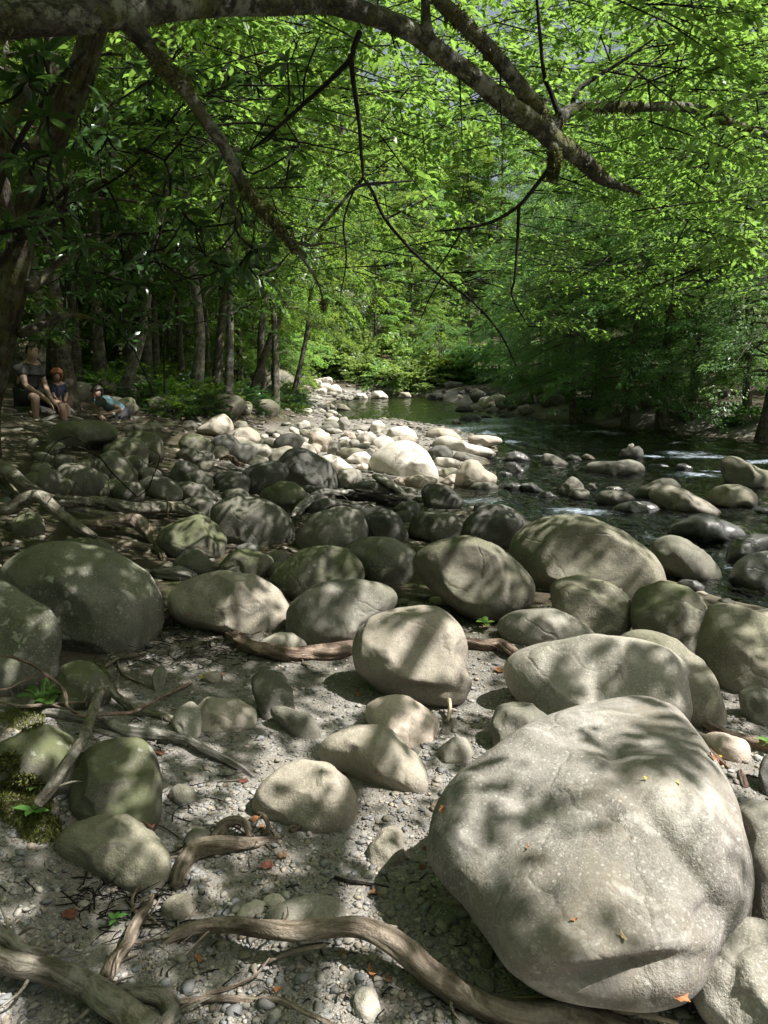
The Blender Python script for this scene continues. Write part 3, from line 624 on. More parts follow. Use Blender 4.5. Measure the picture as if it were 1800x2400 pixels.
stone('D', blob(460, 1462, 22, 12, 5), 'tan', 'yellow ochre pebble stone in the shaded gravel', depth=.7)
stone('D', blob(1663, 1670, 22, 42, 0), 'dark', 'dark stone cut by the frame above the yellow leaf')
stone('D', blob(1570, 1612, 55, 24, 15), 'pink', 'flat rosy stone bedded in pebbles near the yellow leaf', depth=.6, k=.4)
stone('D', '1595,1500 1620,1485 1665,1490 1680,1540 1640,1560 1605,1535', 'dusk', 'dim stone under the brown green boulder at the frame edge')
stone('D', blob(1050, 2062, 18, 22, 0), 'dusk', 'round grey cobble by the root and the huge boulder', depth=.7)
stone('D', blob(1047, 2126, 26, 20, 15), 'dusk', 'flat grey cobble pressed against the huge boulder foot', depth=.7)
stone('D', blob(890, 1930, 16, 18, 0), 'gray', 'small cream stone in the shadow at the huge boulder side', depth=.7)
stone('D', blob(595, 1948, 26, 14, 10), 'pale', 'small white stone beside the pale half buried stone', depth=.7)
stone('D', blob(545, 1965, 36, 14, -20), 'pale', 'slim white flake stone behind the arched root', depth=.5)
stone('D', blob(430, 1815, 32, 26, 10), 'dusk', 'shaded flat stone between the wide boulder and knotted wood', depth=.6, k=.4)
stone('D', blob(395, 1715, 30, 20, 0), 'dusk', 'dull stone beside the round mossy boulder', depth=.6, k=.4)
# --- shaded middle bank
G2 = 'boulders of the shaded middle bank'
def mid(crop, pts, mat, label, **k): return rock(crop, pts, mat, label, G2, **k)
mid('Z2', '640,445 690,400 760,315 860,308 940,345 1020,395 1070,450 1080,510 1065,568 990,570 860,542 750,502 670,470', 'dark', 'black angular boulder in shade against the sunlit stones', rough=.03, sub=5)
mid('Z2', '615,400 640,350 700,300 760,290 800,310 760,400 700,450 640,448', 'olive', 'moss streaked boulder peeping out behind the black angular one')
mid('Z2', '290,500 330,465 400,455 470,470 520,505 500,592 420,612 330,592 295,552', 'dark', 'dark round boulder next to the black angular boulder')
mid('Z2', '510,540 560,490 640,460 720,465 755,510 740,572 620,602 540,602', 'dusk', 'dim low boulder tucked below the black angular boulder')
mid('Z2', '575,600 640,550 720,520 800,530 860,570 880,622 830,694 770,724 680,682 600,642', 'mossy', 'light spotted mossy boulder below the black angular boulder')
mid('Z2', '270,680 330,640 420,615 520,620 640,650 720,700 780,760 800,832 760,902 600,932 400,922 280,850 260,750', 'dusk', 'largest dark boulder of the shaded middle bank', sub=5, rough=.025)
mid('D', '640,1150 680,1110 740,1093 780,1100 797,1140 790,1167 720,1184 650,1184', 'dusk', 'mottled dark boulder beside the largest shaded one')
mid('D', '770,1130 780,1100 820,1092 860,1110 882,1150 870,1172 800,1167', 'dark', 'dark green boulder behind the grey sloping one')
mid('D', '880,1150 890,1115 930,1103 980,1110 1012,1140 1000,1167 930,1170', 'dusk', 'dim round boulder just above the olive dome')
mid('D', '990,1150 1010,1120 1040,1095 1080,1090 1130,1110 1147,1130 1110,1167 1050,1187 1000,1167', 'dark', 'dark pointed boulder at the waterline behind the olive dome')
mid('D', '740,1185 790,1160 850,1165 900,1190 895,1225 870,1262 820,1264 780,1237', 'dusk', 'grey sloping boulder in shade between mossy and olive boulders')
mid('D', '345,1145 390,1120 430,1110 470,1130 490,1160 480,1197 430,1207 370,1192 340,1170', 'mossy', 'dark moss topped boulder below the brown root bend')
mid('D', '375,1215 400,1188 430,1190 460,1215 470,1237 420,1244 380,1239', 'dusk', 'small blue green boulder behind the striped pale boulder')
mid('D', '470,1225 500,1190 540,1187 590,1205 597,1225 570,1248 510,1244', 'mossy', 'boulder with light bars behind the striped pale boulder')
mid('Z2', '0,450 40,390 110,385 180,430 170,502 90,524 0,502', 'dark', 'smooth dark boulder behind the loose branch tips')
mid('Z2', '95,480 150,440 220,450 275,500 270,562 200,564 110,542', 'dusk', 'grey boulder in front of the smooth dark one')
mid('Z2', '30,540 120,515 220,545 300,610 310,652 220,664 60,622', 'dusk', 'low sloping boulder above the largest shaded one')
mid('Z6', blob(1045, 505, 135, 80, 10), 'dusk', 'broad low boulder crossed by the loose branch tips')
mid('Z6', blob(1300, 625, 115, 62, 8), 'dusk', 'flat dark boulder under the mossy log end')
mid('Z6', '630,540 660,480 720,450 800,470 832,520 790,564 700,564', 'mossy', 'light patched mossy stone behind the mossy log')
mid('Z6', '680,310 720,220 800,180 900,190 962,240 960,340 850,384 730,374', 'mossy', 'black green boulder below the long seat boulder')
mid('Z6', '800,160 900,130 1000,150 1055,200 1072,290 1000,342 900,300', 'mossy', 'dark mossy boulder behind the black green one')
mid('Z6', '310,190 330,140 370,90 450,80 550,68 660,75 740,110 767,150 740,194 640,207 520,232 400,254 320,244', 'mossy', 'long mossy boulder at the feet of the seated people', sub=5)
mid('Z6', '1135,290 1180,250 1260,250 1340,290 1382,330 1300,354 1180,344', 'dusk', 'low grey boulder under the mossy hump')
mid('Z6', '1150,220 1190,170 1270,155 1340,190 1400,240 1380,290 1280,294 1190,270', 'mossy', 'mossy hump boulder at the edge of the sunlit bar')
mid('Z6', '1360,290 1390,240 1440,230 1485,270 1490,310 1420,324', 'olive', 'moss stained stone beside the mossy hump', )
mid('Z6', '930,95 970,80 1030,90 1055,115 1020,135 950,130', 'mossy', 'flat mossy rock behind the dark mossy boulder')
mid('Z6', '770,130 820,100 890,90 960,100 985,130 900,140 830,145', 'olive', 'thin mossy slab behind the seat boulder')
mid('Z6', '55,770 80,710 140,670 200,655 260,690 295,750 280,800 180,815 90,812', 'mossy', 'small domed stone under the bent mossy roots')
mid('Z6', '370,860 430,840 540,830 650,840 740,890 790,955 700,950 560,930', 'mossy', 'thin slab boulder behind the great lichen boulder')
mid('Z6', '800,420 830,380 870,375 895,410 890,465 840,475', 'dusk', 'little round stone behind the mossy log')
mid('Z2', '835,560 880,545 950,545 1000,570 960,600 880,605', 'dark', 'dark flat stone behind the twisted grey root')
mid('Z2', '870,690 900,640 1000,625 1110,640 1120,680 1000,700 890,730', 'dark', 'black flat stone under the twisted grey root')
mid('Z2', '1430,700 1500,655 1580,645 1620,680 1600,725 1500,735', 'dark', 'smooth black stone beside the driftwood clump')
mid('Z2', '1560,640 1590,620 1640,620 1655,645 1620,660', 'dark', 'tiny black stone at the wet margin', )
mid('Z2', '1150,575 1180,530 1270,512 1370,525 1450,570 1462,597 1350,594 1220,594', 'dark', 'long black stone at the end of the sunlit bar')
# --- sunlit bar
G3 = 'pale stones of the sunlit gravel bar'
def bar_(crop, pts, mat, label, **k): return rock(crop, pts, mat, label, G3, **k)
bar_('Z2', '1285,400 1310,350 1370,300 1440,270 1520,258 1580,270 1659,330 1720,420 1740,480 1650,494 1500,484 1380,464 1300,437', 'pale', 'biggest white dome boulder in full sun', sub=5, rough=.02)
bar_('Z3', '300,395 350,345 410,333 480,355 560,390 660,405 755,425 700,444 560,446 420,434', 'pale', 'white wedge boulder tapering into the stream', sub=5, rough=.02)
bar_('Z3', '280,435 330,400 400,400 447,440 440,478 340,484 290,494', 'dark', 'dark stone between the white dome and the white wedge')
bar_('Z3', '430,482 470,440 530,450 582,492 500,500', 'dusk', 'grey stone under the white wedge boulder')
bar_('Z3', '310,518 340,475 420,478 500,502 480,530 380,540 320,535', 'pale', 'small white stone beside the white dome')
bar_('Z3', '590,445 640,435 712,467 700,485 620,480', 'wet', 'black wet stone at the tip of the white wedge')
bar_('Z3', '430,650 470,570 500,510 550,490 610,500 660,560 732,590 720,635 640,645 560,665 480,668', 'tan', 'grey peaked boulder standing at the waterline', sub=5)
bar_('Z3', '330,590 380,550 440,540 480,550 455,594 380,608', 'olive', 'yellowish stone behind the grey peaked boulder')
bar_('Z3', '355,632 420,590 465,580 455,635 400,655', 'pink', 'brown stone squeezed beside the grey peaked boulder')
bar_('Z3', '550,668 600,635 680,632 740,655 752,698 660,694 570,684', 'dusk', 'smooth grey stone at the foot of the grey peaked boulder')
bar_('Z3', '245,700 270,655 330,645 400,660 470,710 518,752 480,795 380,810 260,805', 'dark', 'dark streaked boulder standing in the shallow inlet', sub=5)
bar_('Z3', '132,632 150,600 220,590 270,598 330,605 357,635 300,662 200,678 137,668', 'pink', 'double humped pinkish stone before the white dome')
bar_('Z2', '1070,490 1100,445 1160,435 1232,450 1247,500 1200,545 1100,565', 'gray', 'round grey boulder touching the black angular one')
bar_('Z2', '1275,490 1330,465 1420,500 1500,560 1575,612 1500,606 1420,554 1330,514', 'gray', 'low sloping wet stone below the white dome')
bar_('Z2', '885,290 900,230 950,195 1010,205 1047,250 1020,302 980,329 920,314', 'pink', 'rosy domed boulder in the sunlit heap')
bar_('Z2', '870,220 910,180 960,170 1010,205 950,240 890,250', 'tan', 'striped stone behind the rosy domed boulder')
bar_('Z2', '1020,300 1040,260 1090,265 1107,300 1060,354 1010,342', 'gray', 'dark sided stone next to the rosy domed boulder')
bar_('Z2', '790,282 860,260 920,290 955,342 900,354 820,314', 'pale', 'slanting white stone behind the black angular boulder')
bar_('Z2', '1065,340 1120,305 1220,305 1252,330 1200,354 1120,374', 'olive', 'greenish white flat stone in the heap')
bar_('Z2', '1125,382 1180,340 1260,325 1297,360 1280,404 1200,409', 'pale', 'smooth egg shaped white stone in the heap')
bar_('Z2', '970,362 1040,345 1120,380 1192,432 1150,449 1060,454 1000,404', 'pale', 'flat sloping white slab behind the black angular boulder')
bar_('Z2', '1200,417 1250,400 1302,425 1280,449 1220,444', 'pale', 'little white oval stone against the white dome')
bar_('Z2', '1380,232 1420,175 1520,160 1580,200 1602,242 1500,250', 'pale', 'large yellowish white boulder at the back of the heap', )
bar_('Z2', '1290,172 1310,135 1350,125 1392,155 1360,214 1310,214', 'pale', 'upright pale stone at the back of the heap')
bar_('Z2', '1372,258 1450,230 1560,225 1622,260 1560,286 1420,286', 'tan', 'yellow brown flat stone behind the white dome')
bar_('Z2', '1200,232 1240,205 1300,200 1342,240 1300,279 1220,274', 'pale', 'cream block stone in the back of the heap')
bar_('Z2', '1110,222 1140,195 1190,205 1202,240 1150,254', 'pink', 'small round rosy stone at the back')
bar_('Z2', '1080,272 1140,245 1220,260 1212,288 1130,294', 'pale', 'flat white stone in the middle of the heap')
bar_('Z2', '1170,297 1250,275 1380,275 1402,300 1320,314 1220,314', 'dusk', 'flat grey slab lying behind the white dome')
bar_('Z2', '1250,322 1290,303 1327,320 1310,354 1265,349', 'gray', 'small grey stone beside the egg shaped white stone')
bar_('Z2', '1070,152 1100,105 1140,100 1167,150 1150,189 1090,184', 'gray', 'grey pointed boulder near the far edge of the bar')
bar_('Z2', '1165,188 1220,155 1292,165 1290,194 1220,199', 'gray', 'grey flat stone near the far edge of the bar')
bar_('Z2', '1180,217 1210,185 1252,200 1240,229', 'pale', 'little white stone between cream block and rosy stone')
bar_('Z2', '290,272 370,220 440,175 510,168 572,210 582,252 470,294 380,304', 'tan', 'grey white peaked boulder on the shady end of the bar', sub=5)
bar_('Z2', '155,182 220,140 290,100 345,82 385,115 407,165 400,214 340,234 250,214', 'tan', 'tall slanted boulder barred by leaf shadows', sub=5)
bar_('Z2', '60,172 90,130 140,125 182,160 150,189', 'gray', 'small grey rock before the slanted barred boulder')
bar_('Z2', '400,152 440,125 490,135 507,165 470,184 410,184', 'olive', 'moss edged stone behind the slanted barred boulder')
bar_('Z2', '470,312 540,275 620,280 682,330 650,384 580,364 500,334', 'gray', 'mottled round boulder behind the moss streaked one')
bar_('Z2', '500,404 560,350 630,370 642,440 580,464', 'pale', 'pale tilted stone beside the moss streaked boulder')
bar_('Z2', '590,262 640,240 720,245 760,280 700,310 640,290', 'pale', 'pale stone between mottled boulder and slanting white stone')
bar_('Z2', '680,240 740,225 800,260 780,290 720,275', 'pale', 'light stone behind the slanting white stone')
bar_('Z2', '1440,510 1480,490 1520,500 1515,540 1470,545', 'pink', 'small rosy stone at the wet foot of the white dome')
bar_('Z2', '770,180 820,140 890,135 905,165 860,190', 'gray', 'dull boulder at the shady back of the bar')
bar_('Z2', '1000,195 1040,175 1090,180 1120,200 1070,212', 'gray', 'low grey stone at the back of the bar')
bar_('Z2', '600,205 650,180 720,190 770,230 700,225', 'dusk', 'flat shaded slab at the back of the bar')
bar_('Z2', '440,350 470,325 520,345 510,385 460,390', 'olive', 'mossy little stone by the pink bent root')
# --- stones in the stream
G4 = 'boulders standing in the stream'
def wat(crop, pts, mat, label, **k): return rock(crop, pts, mat, label, G4, **k)
wat('Z3', '262,322 310,290 370,283 440,295 500,340 512,362 400,350 300,350', 'tan', 'brown domed boulder at the head of the riffle')
wat('Z3', '535,358 580,333 660,332 740,345 780,372 700,395 590,400', 'pink', 'long wet brown boulder beyond the white wedge')
wat('Z3', '765,492 800,445 850,432 910,450 962,492 900,510 800,515', 'wet', 'wet grey dome in the stream past the white wedge')
wat('Z3', '786,548 810,505 850,505 890,540 932,572 850,584 800,579', 'wet', 'small wet slanted stone before the wet grey dome')
wat('Z3', '1015,492 1040,445 1090,455 1150,485 1207,512 1190,528 1100,534 1030,524', 'gray', 'wedge rock with a bright wet face in mid stream')
wat('Z3', '1170,484 1210,457 1260,465 1297,497 1240,510', 'wet', 'low wet stone next to the bright wet wedge rock')
wat('Z3', '1275,474 1310,450 1345,465 1382,487 1320,494', 'pink', 'small pale brown stone in mid stream')
wat('Z4', '220,330 260,280 360,270 480,270 580,255 660,275 702,310 690,356 580,382 420,378 280,366', 'dusk', 'long flat boulder with a light patch in mid stream', sub=5)
o_pb = wat('Z4', '495,225 520,175 580,168 650,150 685,180 694,232 600,256 510,256', 'dark', 'dark squarish boulder carrying a white pebble')
wat('Z4', '735,540 750,490 820,460 920,460 1020,490 1100,540 1200,590 1300,640 1352,682 1280,686 1160,670 1040,655 900,645 800,602', 'tan', 'seal shaped brown boulder sloping into the stream', sub=5, dents=[(880, 610, 40, 40, 0, -.03)])
wat('Z4', '1285,280 1310,240 1370,228 1430,240 1520,290 1600,330 1700,350 1760,400 1720,475 1600,485 1480,475 1360,445 1310,382', 'olive', 'big yellow lit boulder in the stream at the frame edge', sub=5)
wat('Z4', '1190,545 1240,480 1320,455 1430,450 1510,480 1572,540 1560,625 1450,645 1320,614 1230,594', 'olive', 'mossy wet boulder below the big yellow lit one', sub=5)
wat('Z4', '600,535 650,470 740,440 830,400 900,398 960,430 992,470 900,525 760,565 650,566', 'dusk', 'stepped grey boulder behind the seal shaped one')
wat('Z4', '425,645 500,600 600,580 700,580 790,610 852,662 750,680 550,680', 'wet', 'low blue shining wet boulder beside the seal shaped one')
wat('Z4', '30,485 80,430 130,385 170,400 220,450 232,502 130,546 50,526', 'dusk', 'peaked grey rock in mid stream')
wat('Z4', '100,535 140,480 220,475 272,510 260,566 180,586', 'dusk', 'pinkish rock leaning on the peaked grey rock')
wat('Z4', '310,565 360,500 440,490 540,505 632,552 560,596 420,616 340,606', 'dusk', 'broad mottled boulder in shallow water')
wat('Z4', '240,484 270,440 310,440 327,480 290,504', 'dusk', 'small round rock behind the broad mottled boulder')
wat('Z4', '365,490 420,465 500,465 545,495 470,505', 'dusk', 'flat rock behind the broad mottled boulder')
wat('Z4', '855,815 920,760 1020,710 1120,680 1220,690 1340,740 1440,780 1502,832 1430,895 1250,906 1050,886 920,844', 'wet', 'smooth wet streaked boulder in the near stream', sub=5)
wat('Z4', '735,955 800,870 880,845 990,860 1080,910 1200,990 1290,1080 1322,1172 1200,1216 1000,1206 880,1154 780,1034', 'dusk', 'brown grey boulder half in water beside the widest dome', sub=5)
wat('Z4', '1315,1045 1360,920 1440,860 1560,835 1700,830 1760,900 1700,965 1540,995 1420,1076 1340,1100', 'wet', 'shiny purple black boulder at the frame edge', sub=5)
wat('Z4', '1345,1175 1400,1080 1480,1010 1580,980 1700,975 1800,1050 1800,1200 1680,1286 1500,1276 1390,1226', 'wet', 'blue grey wet boulder in front of the shiny black one', sub=5)
wat('Z4', '1490,655 1570,615 1659,615 1740,640 1700,694 1560,694', 'wet', 'small glistening stone near the mossy wet boulder')
wat('Z4', '1000,1190 1100,1195 1170,1245 1150,1285 1020,1266 940,1216', 'wet', 'stone barely breaking water behind the blocky mossy boulder')
wat('Z4', '930,352 950,290 1010,280 1082,320 1050,356', 'wet', 'wet tilted stone washed by the riffle')
wat('Z4', '700,312 760,290 850,290 920,315 820,325', 'wet', 'thin wet stone awash behind the long flat boulder')
wat('Z4', '620,385 650,358 700,360 712,380 660,392', 'wet', 'small blue wet stone below the long flat boulder')
wat('Z3', '880,650 960,635 1040,690 980,715 900,700', 'wet', 'flat stone awash near the broad mottled boulder')
wat('Z3', '980,730 1020,690 1080,700 1140,730 1060,745', 'wet', 'blue lit stone awash by the peaked grey rock')
wat('Z3', '760,660 820,632 890,650 910,690 830,705', 'wet', 'flat wet stone beyond the smooth grey stone')
wat('Z3', '575,830 585,775 640,770 690,790 680,840', 'dark', 'small black block at the inlet edge')
wat('Z3', '725,590 760,565 830,575 840,595 770,600', 'wet', 'tiny wet stone off the grey peaked boulder')
wat('Z5', '815,217 850,175 900,172 942,190 930,218', 'dark', 'dark hump rock at the far end of the pool')
wat('Z5', '1005,284 1040,248 1100,250 1142,275 1130,294', 'dark', 'black rock in the sunlit far pool')
wat('Z5', '1030,352 1050,325 1090,308 1150,315 1192,340 1110,358', 'dark', 'long black rock in the blue riffle')
wat('Z5', '1150,290 1165,273 1195,280 1200,293', 'dark', 'tiny black rock beside the one in the far pool')
wat('Z5', '1205,293 1240,273 1287,297 1245,302', 'dark', 'small black hump in the far pool')
wat('Z5', '985,372 1000,345 1030,340 1052,362 1020,376', 'dusk', 'brown rock at the end of the long black one')
wat('Z5', '1040,398 1075,384 1107,397', 'wet', 'low wet rock alone in the blue riffle')
wat('Z5', '765,408 800,392 837,408 800,414', 'wet', 'low wet rock beside the sunlit bar')
wat('Z5', '1170,325 1200,312 1260,325 1230,338', 'dark', 'flat black rock trailing the long black one')
wat('Z5', '1290,325 1310,303 1370,305 1395,325 1340,335', 'dark', 'dark rock close to the shaded bank in the riffle')
wat('Z5', '242,272 265,237 300,245 352,282 290,288', 'olive', 'yellow mossy rock at the pool margin')
wat('Z5', '160,268 175,245 215,238 242,262 200,275', 'olive', 'low mossy rock beside the yellow one at the margin')
wat('Z5', '345,204 380,168 430,172 452,204 400,212', 'pale', 'pale sunlit rock on the far shore')
wat('Z5', '460,200 490,155 540,155 582,192 560,210', 'pale', 'white pointed rock on the far shore')
wat('Z5', '638,194 665,163 715,165 732,192 680,204', 'tan', 'yellow lit rock apart on the far shore')
wat('Z5', '1170,168 1190,135 1225,130 1237,158 1200,172', 'gray', 'grey block topping the far rock pile')
wat('Z5', '1410,180 1440,150 1475,160 1480,195 1430,198', 'dusk', 'dim block by the leaning pale sapling')
wat('Z5', '940,110 975,90 1020,95 1060,105 1050,140 960,145', 'dusk', 'dark rock under the overhanging hemlock', )
pb = rock('Z4', '555,168 575,140 605,129 620,145 600,168 575,174', 'pale', 'white pebble resting on the dark squarish boulder', 'small stones lying in the gravel', name='stone', cat='stone', at=float(o_pb.location.y), k=0)
# --- white rubble on the far shore and piles of lesser stones
rp = np.random.default_rng(5)
for cx, cy, rx, ry in [(120, 100, 28, 22), (185, 88, 36, 24), (168, 128, 42, 26), (232, 148, 50, 30), (150, 158, 34, 20), (215, 178, 36, 18), (265, 195, 32, 18), (300, 198, 26, 16), (330, 205, 28, 15)]:
    rock('Z5', blob(cx, cy, rx, ry, rp.uniform(-20, 20)), 'pale' if cy < 170 else 'gray', 'white sunlit rubble stone piled under the bushes at the far bend', 'white rubble at the far bend', name='stone', cat='stone', depth=.8)
def scatter(n, crop, box, smin, smax, mats, label, group, seed, name='stone', cat='stone', flat=.55, wedge=None):
    r = np.random.default_rng(seed); k = 0
    while k < n:
        u, v = r.uniform(box[0], box[2]), r.uniform(box[1], box[3])
        if wedge and not wedge(u, v): continue
        s = r.uniform(smin, smax) * (1 + .8 * (v - box[1]) / (box[3] - box[1] + 1e-6)) * (1.7 if r.random() < .15 else 1)
        rock(crop, blob(u, v, s, s * r.uniform(flat * .8, flat * 1.3), r.uniform(-20, 20), seed=k), mats[r.integers(len(mats))], label, group, name=name, cat=cat, depth=.85, sub=3); k += 1
scatter(44, 'Z5', (930, 150, 1500, 300), 13, 26, ['gray', 'dusk', 'dusk', 'dark', 'pale'], 'grey stone in the heaped rocks along the far shaded shore', 'heaped stones along the far shore', 1, wedge=lambda u, v: v < 165 + (u - 930) * .25 and v > 150 + (u - 1250) * .2)
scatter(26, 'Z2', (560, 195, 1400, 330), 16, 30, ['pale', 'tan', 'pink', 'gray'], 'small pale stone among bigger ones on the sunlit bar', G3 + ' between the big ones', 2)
scatter(16, 'Z5', (30, 240, 330, 430), 14, 34, ['gray', 'olive', 'pale', 'dusk'], 'stone at the leafy margin where the pool meets the bar', 'stones at the leafy pool margin', 3, wedge=lambda u, v: u < 300 - (v - 240) * .4 or v > 330)
scatter(46, 'C3', (330, 420, 1250, 660), 14, 34, ['mossy', 'mossy', 'olive', 'lichen'], 'mossy rock scattered between trunks in the shaded wood', 'mossy rocks in the shaded wood', 4, name='boulder', cat='boulder', flat=.6)
scatter(20, 'C4', (560, 580, 1650, 740), 14, 30, ['mossy', 'dusk', 'dusk'], 'dim rock on the shaded slope across the stream', 'dim rocks across the stream', 6, name='boulder', cat='boulder', flat=.6, wedge=lambda u, v: v < 640 + (u - 560) * .09)
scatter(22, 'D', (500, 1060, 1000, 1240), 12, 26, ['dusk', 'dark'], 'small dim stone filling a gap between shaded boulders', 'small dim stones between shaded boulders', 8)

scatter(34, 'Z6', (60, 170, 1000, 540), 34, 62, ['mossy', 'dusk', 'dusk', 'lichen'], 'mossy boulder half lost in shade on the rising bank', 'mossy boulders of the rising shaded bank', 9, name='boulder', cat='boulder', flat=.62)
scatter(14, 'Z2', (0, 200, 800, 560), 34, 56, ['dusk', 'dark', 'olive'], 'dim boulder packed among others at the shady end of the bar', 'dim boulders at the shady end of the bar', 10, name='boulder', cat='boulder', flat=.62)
# ------------------------------------------------------------------ roots, driftwood, sticks
def path(crop, spec):
    """'x,y,r[,lift]' points -> world centreline and radii; the line rests on the ground, lifted by lift metres"""
    P, rr = [], []
    for a in parse(spec):
        (u, v), s = px(crop, [a[:2]])[0], CROP[crop][2]
        p, t = hit(u, v, water=False); dpt = (p - CAM) @ FWD
        lift = a[3] if len(a) > 3 else 0.0
        r = a[2] * s * dpt / FPX
        # move toward the camera along the ray so the point floats lift above the ground
        q = ray(u, v); f = (p[2] + lift + r * .35 - CAMH) / (p[2] - CAMH); q = CAM + (p - CAM) * f
        P.append(q); rr.append(r * f * .84)
    return np.array(P), np.array(rr)
def wood(name, label, mat, strands, group='roots and driftwood on the bank', cat='root', ridges=.22, rough=None, sides=20, parts=()):
    mb = MB()
    for i, (crop, spec) in enumerate(strands):
        P, r = path(crop, spec); rg = r.mean() * .38 if rough is None else rough
        add_tube(mb, P, r, sides, rg, 31 + i * 7 + len(label), per=12, ridges=ridges, twist=3.0, freq=4.0)
        if r.mean() > .012:
            rr_ = np.random.default_rng(len(label) + i)
            for _ in range(int(3 + 22 * r.mean() * 10)):
                j = rr_.integers(0, len(P)); jj = min(j + 1, len(P) - 1); f_ = rr_.random(); q = P[j] + (P[jj] - P[j]) * f_; L_ = rr_.uniform(.03, .11); d_ = rr_.normal(0, 1, 3) * [1, 1, .25]; d_ = d_ / np.linalg.norm(d_); g_ = q + d_ * (r[j] + L_); g_[2] = max(height(g_[0], g_[1])[0] + .003, g_[2] - r[j] * 1.1)
                add_tube(mb, [q + d_ * r[j] * .5 - [0, 0, r[j] * .3], .5 * q + .5 * g_ + rr_.normal(0, .01, 3), g_], [r[j] * .22, .0035, .0015], 5, per=3, seed=_)
    V = np.concatenate(mb.V); c = np.array([V[:, 0].mean(), V[:, 1].mean(), V[:, 2].min()])
    return obj(name, mb.mesh(name, c), MAT[mat], loc=c, label=label, category=cat, group=group)
wood('tree_root', 'long arched root crossing the gravel toward the huge boulder', 'root', [
    ('D', '340,2050,6,-.01 365,2030,11 390,2016,15,.01 430,2004,18,.03 500,1998,19,.05 560,2005,21,.07 640,2012,24,.08 720,2003,23,.09 780,2004,25,.09 840,2030,29,.08 890,2065,31,.06 940,2108,32,.04 1000,2148,33,.02 1060,2178,34,.01 1140,2196,36 1220,2192,34 1300,2212,34 1400,2250,32'),
    ('C7', '1130,1040,8,.01 1180,1010,11,.02 1250,980,14,.03 1320,962,15,.05 1400,950,14,.06'),
    ('C8', '690,1260,50 760,1225,55 850,1245,52 950,1290,40')], ridges=.16)
wood('bleached_stick', 'bleached yellow stick at the foot of the huge boulder', 'palewood', [('C8', '440,1180,12 560,1188,17,.01 680,1182,19,.015 800,1190,20,.015 950,1215,20,.01 1100,1248,19 1270,1290,13')], cat='stick', ridges=.05)
wood('tree_root', 'thick lichen mottled root in the lower corner', 'rootmoss', [
    ('C7', '-60,990,50,.03 60,1030,56,.05 150,1050,58,.05 280,1082,62,.05 380,1130,66,.04 470,1192,70,.03 560,1250,72,.01 660,1320,70'),
    ('C7', '-40,880,40,.06 40,925,38,.06 90,975,34,.05 190,1000,34,.05'),
    ('C7', '470,1130,30,.01 600,1160,42,.01 700,1178,48,.01 745,1240,46 700,1320,48')], ridges=.10)
wood('tree_root', 'small crooked root standing beside the green seedling', 'root', [('C7', '455,1100,36 490,1030,34,.01 520,985,32,.02 555,940,30,.03 575,880,28,.03 605,825,24,.02 640,780,18,.03 660,730,9,.04'),
    ('C7', '600,830,10,.02 570,760,8,.02 600,690,5,.03'), ('C7', '610,860,8,.01 660,800,6,.02 690,750,4,.02')])
wood('tree_root', 'thin root snaking along the bottom edge', 'root', [('C7', '740,1200,18 850,1186,17,.01 950,1180,18,.01 1080,1190,18 1200,1188,16,.005 1300,1238,15 1380,1270,14 1470,1310,12'),
    ('C7', '790,1222,12 900,1160,11,.01 1000,1130,9,.01 1100,1082,7,.02 1165,1005,4,.03')])
wood('driftwood', 'knotted driftwood with a curled loop in the gravel', 'root', [('C7', '760,700,28 775,640,36,.01 820,560,46,.015 880,525,50,.02 960,512,44,.02 1060,512,34,.01 1140,502,24 1210,488,14'),
    ('C7', '930,490,30,.02 970,430,28,.04 1020,412,24,.05 1062,430,20,.04 1080,480,16,.01'), ('C7', '1112,378,8,.05 1142,395,11,.05 1158,445,12,.03 1120,490,11')], cat='driftwood', ridges=.14)
wood('driftwood_stub', 'broken dark stub of wood before the tan dome', 'root', [('C7', '1255,455,20 1310,425,17,.02 1370,390,8,.05')], cat='driftwood')
wood('driftwood', 'grey weathered log with one tapering arm on the gravel', 'drift', [('Z7', '290,420,34,.01 400,430,42,.015 540,452,48,.02 660,470,54,.02 760,522,52,.02 870,553,46,.02 1000,558,42,.025 1130,578,33,.03 1220,592,30,.03 1300,642,33,.02 1400,692,28,.015 1500,742,28,.01 1590,792,26 1650,835,18'),
    ('Z7', '1130,600,14,.01 1090,640,16 1060,665,14'), ('Z7', '600,520,26 720,560,24 860,590,20 1000,615,16')], cat='driftwood', ridges=.2)
wood('branch', 'propped grey branch bent like a knee over the mossy boulder', 'rootmoss', [('Z7', '240,1010,42,.10 330,905,44,.13 400,790,43,.16 470,690,40,.16 530,600,42,.14 570,500,40,.12 612,380,36,.12 642,290,34,.11 692,255,32,.10 760,312,30,.06 830,372,30,.03 900,412,32,.02 1000,432,28,.01 1090,452,34,.01 1180,512,30 1290,565,20')], cat='branch', ridges=.14)
G5 = 'thin bare sticks and twigs'
wood('stick', 'long thin curved stick lying across the propped branch', 'rootred', [('Z7', '-20,45,9,.20 60,50,10,.2 130,72,11,.2 230,112,12,.18 310,180,12,.17 400,252,12,.16 430,320,12,.15 442,382,12,.14 545,436,13,.13 700,424,13,.12 850,413,13,.09 950,370,12,.06 1080,298,12,.03 1240,220,11,.01')], G5, 'stick')
wood('stick', 'crooked forked stick in front of the fern', 'root', [('Z7', '-20,340,13,.10 120,372,12,.10 280,365,11,.09 330,362,10,.09 400,384,9,.08 450,395,8,.08'), ('Z7', '330,362,8,.09 400,352,9,.09 480,350,10,.08 555,348,9,.08 560,375,7,.06'), ('Z7', '540,350,7,.09 560,310,6,.10 580,240,6,.13 565,175,5,.15')], G5, 'stick')
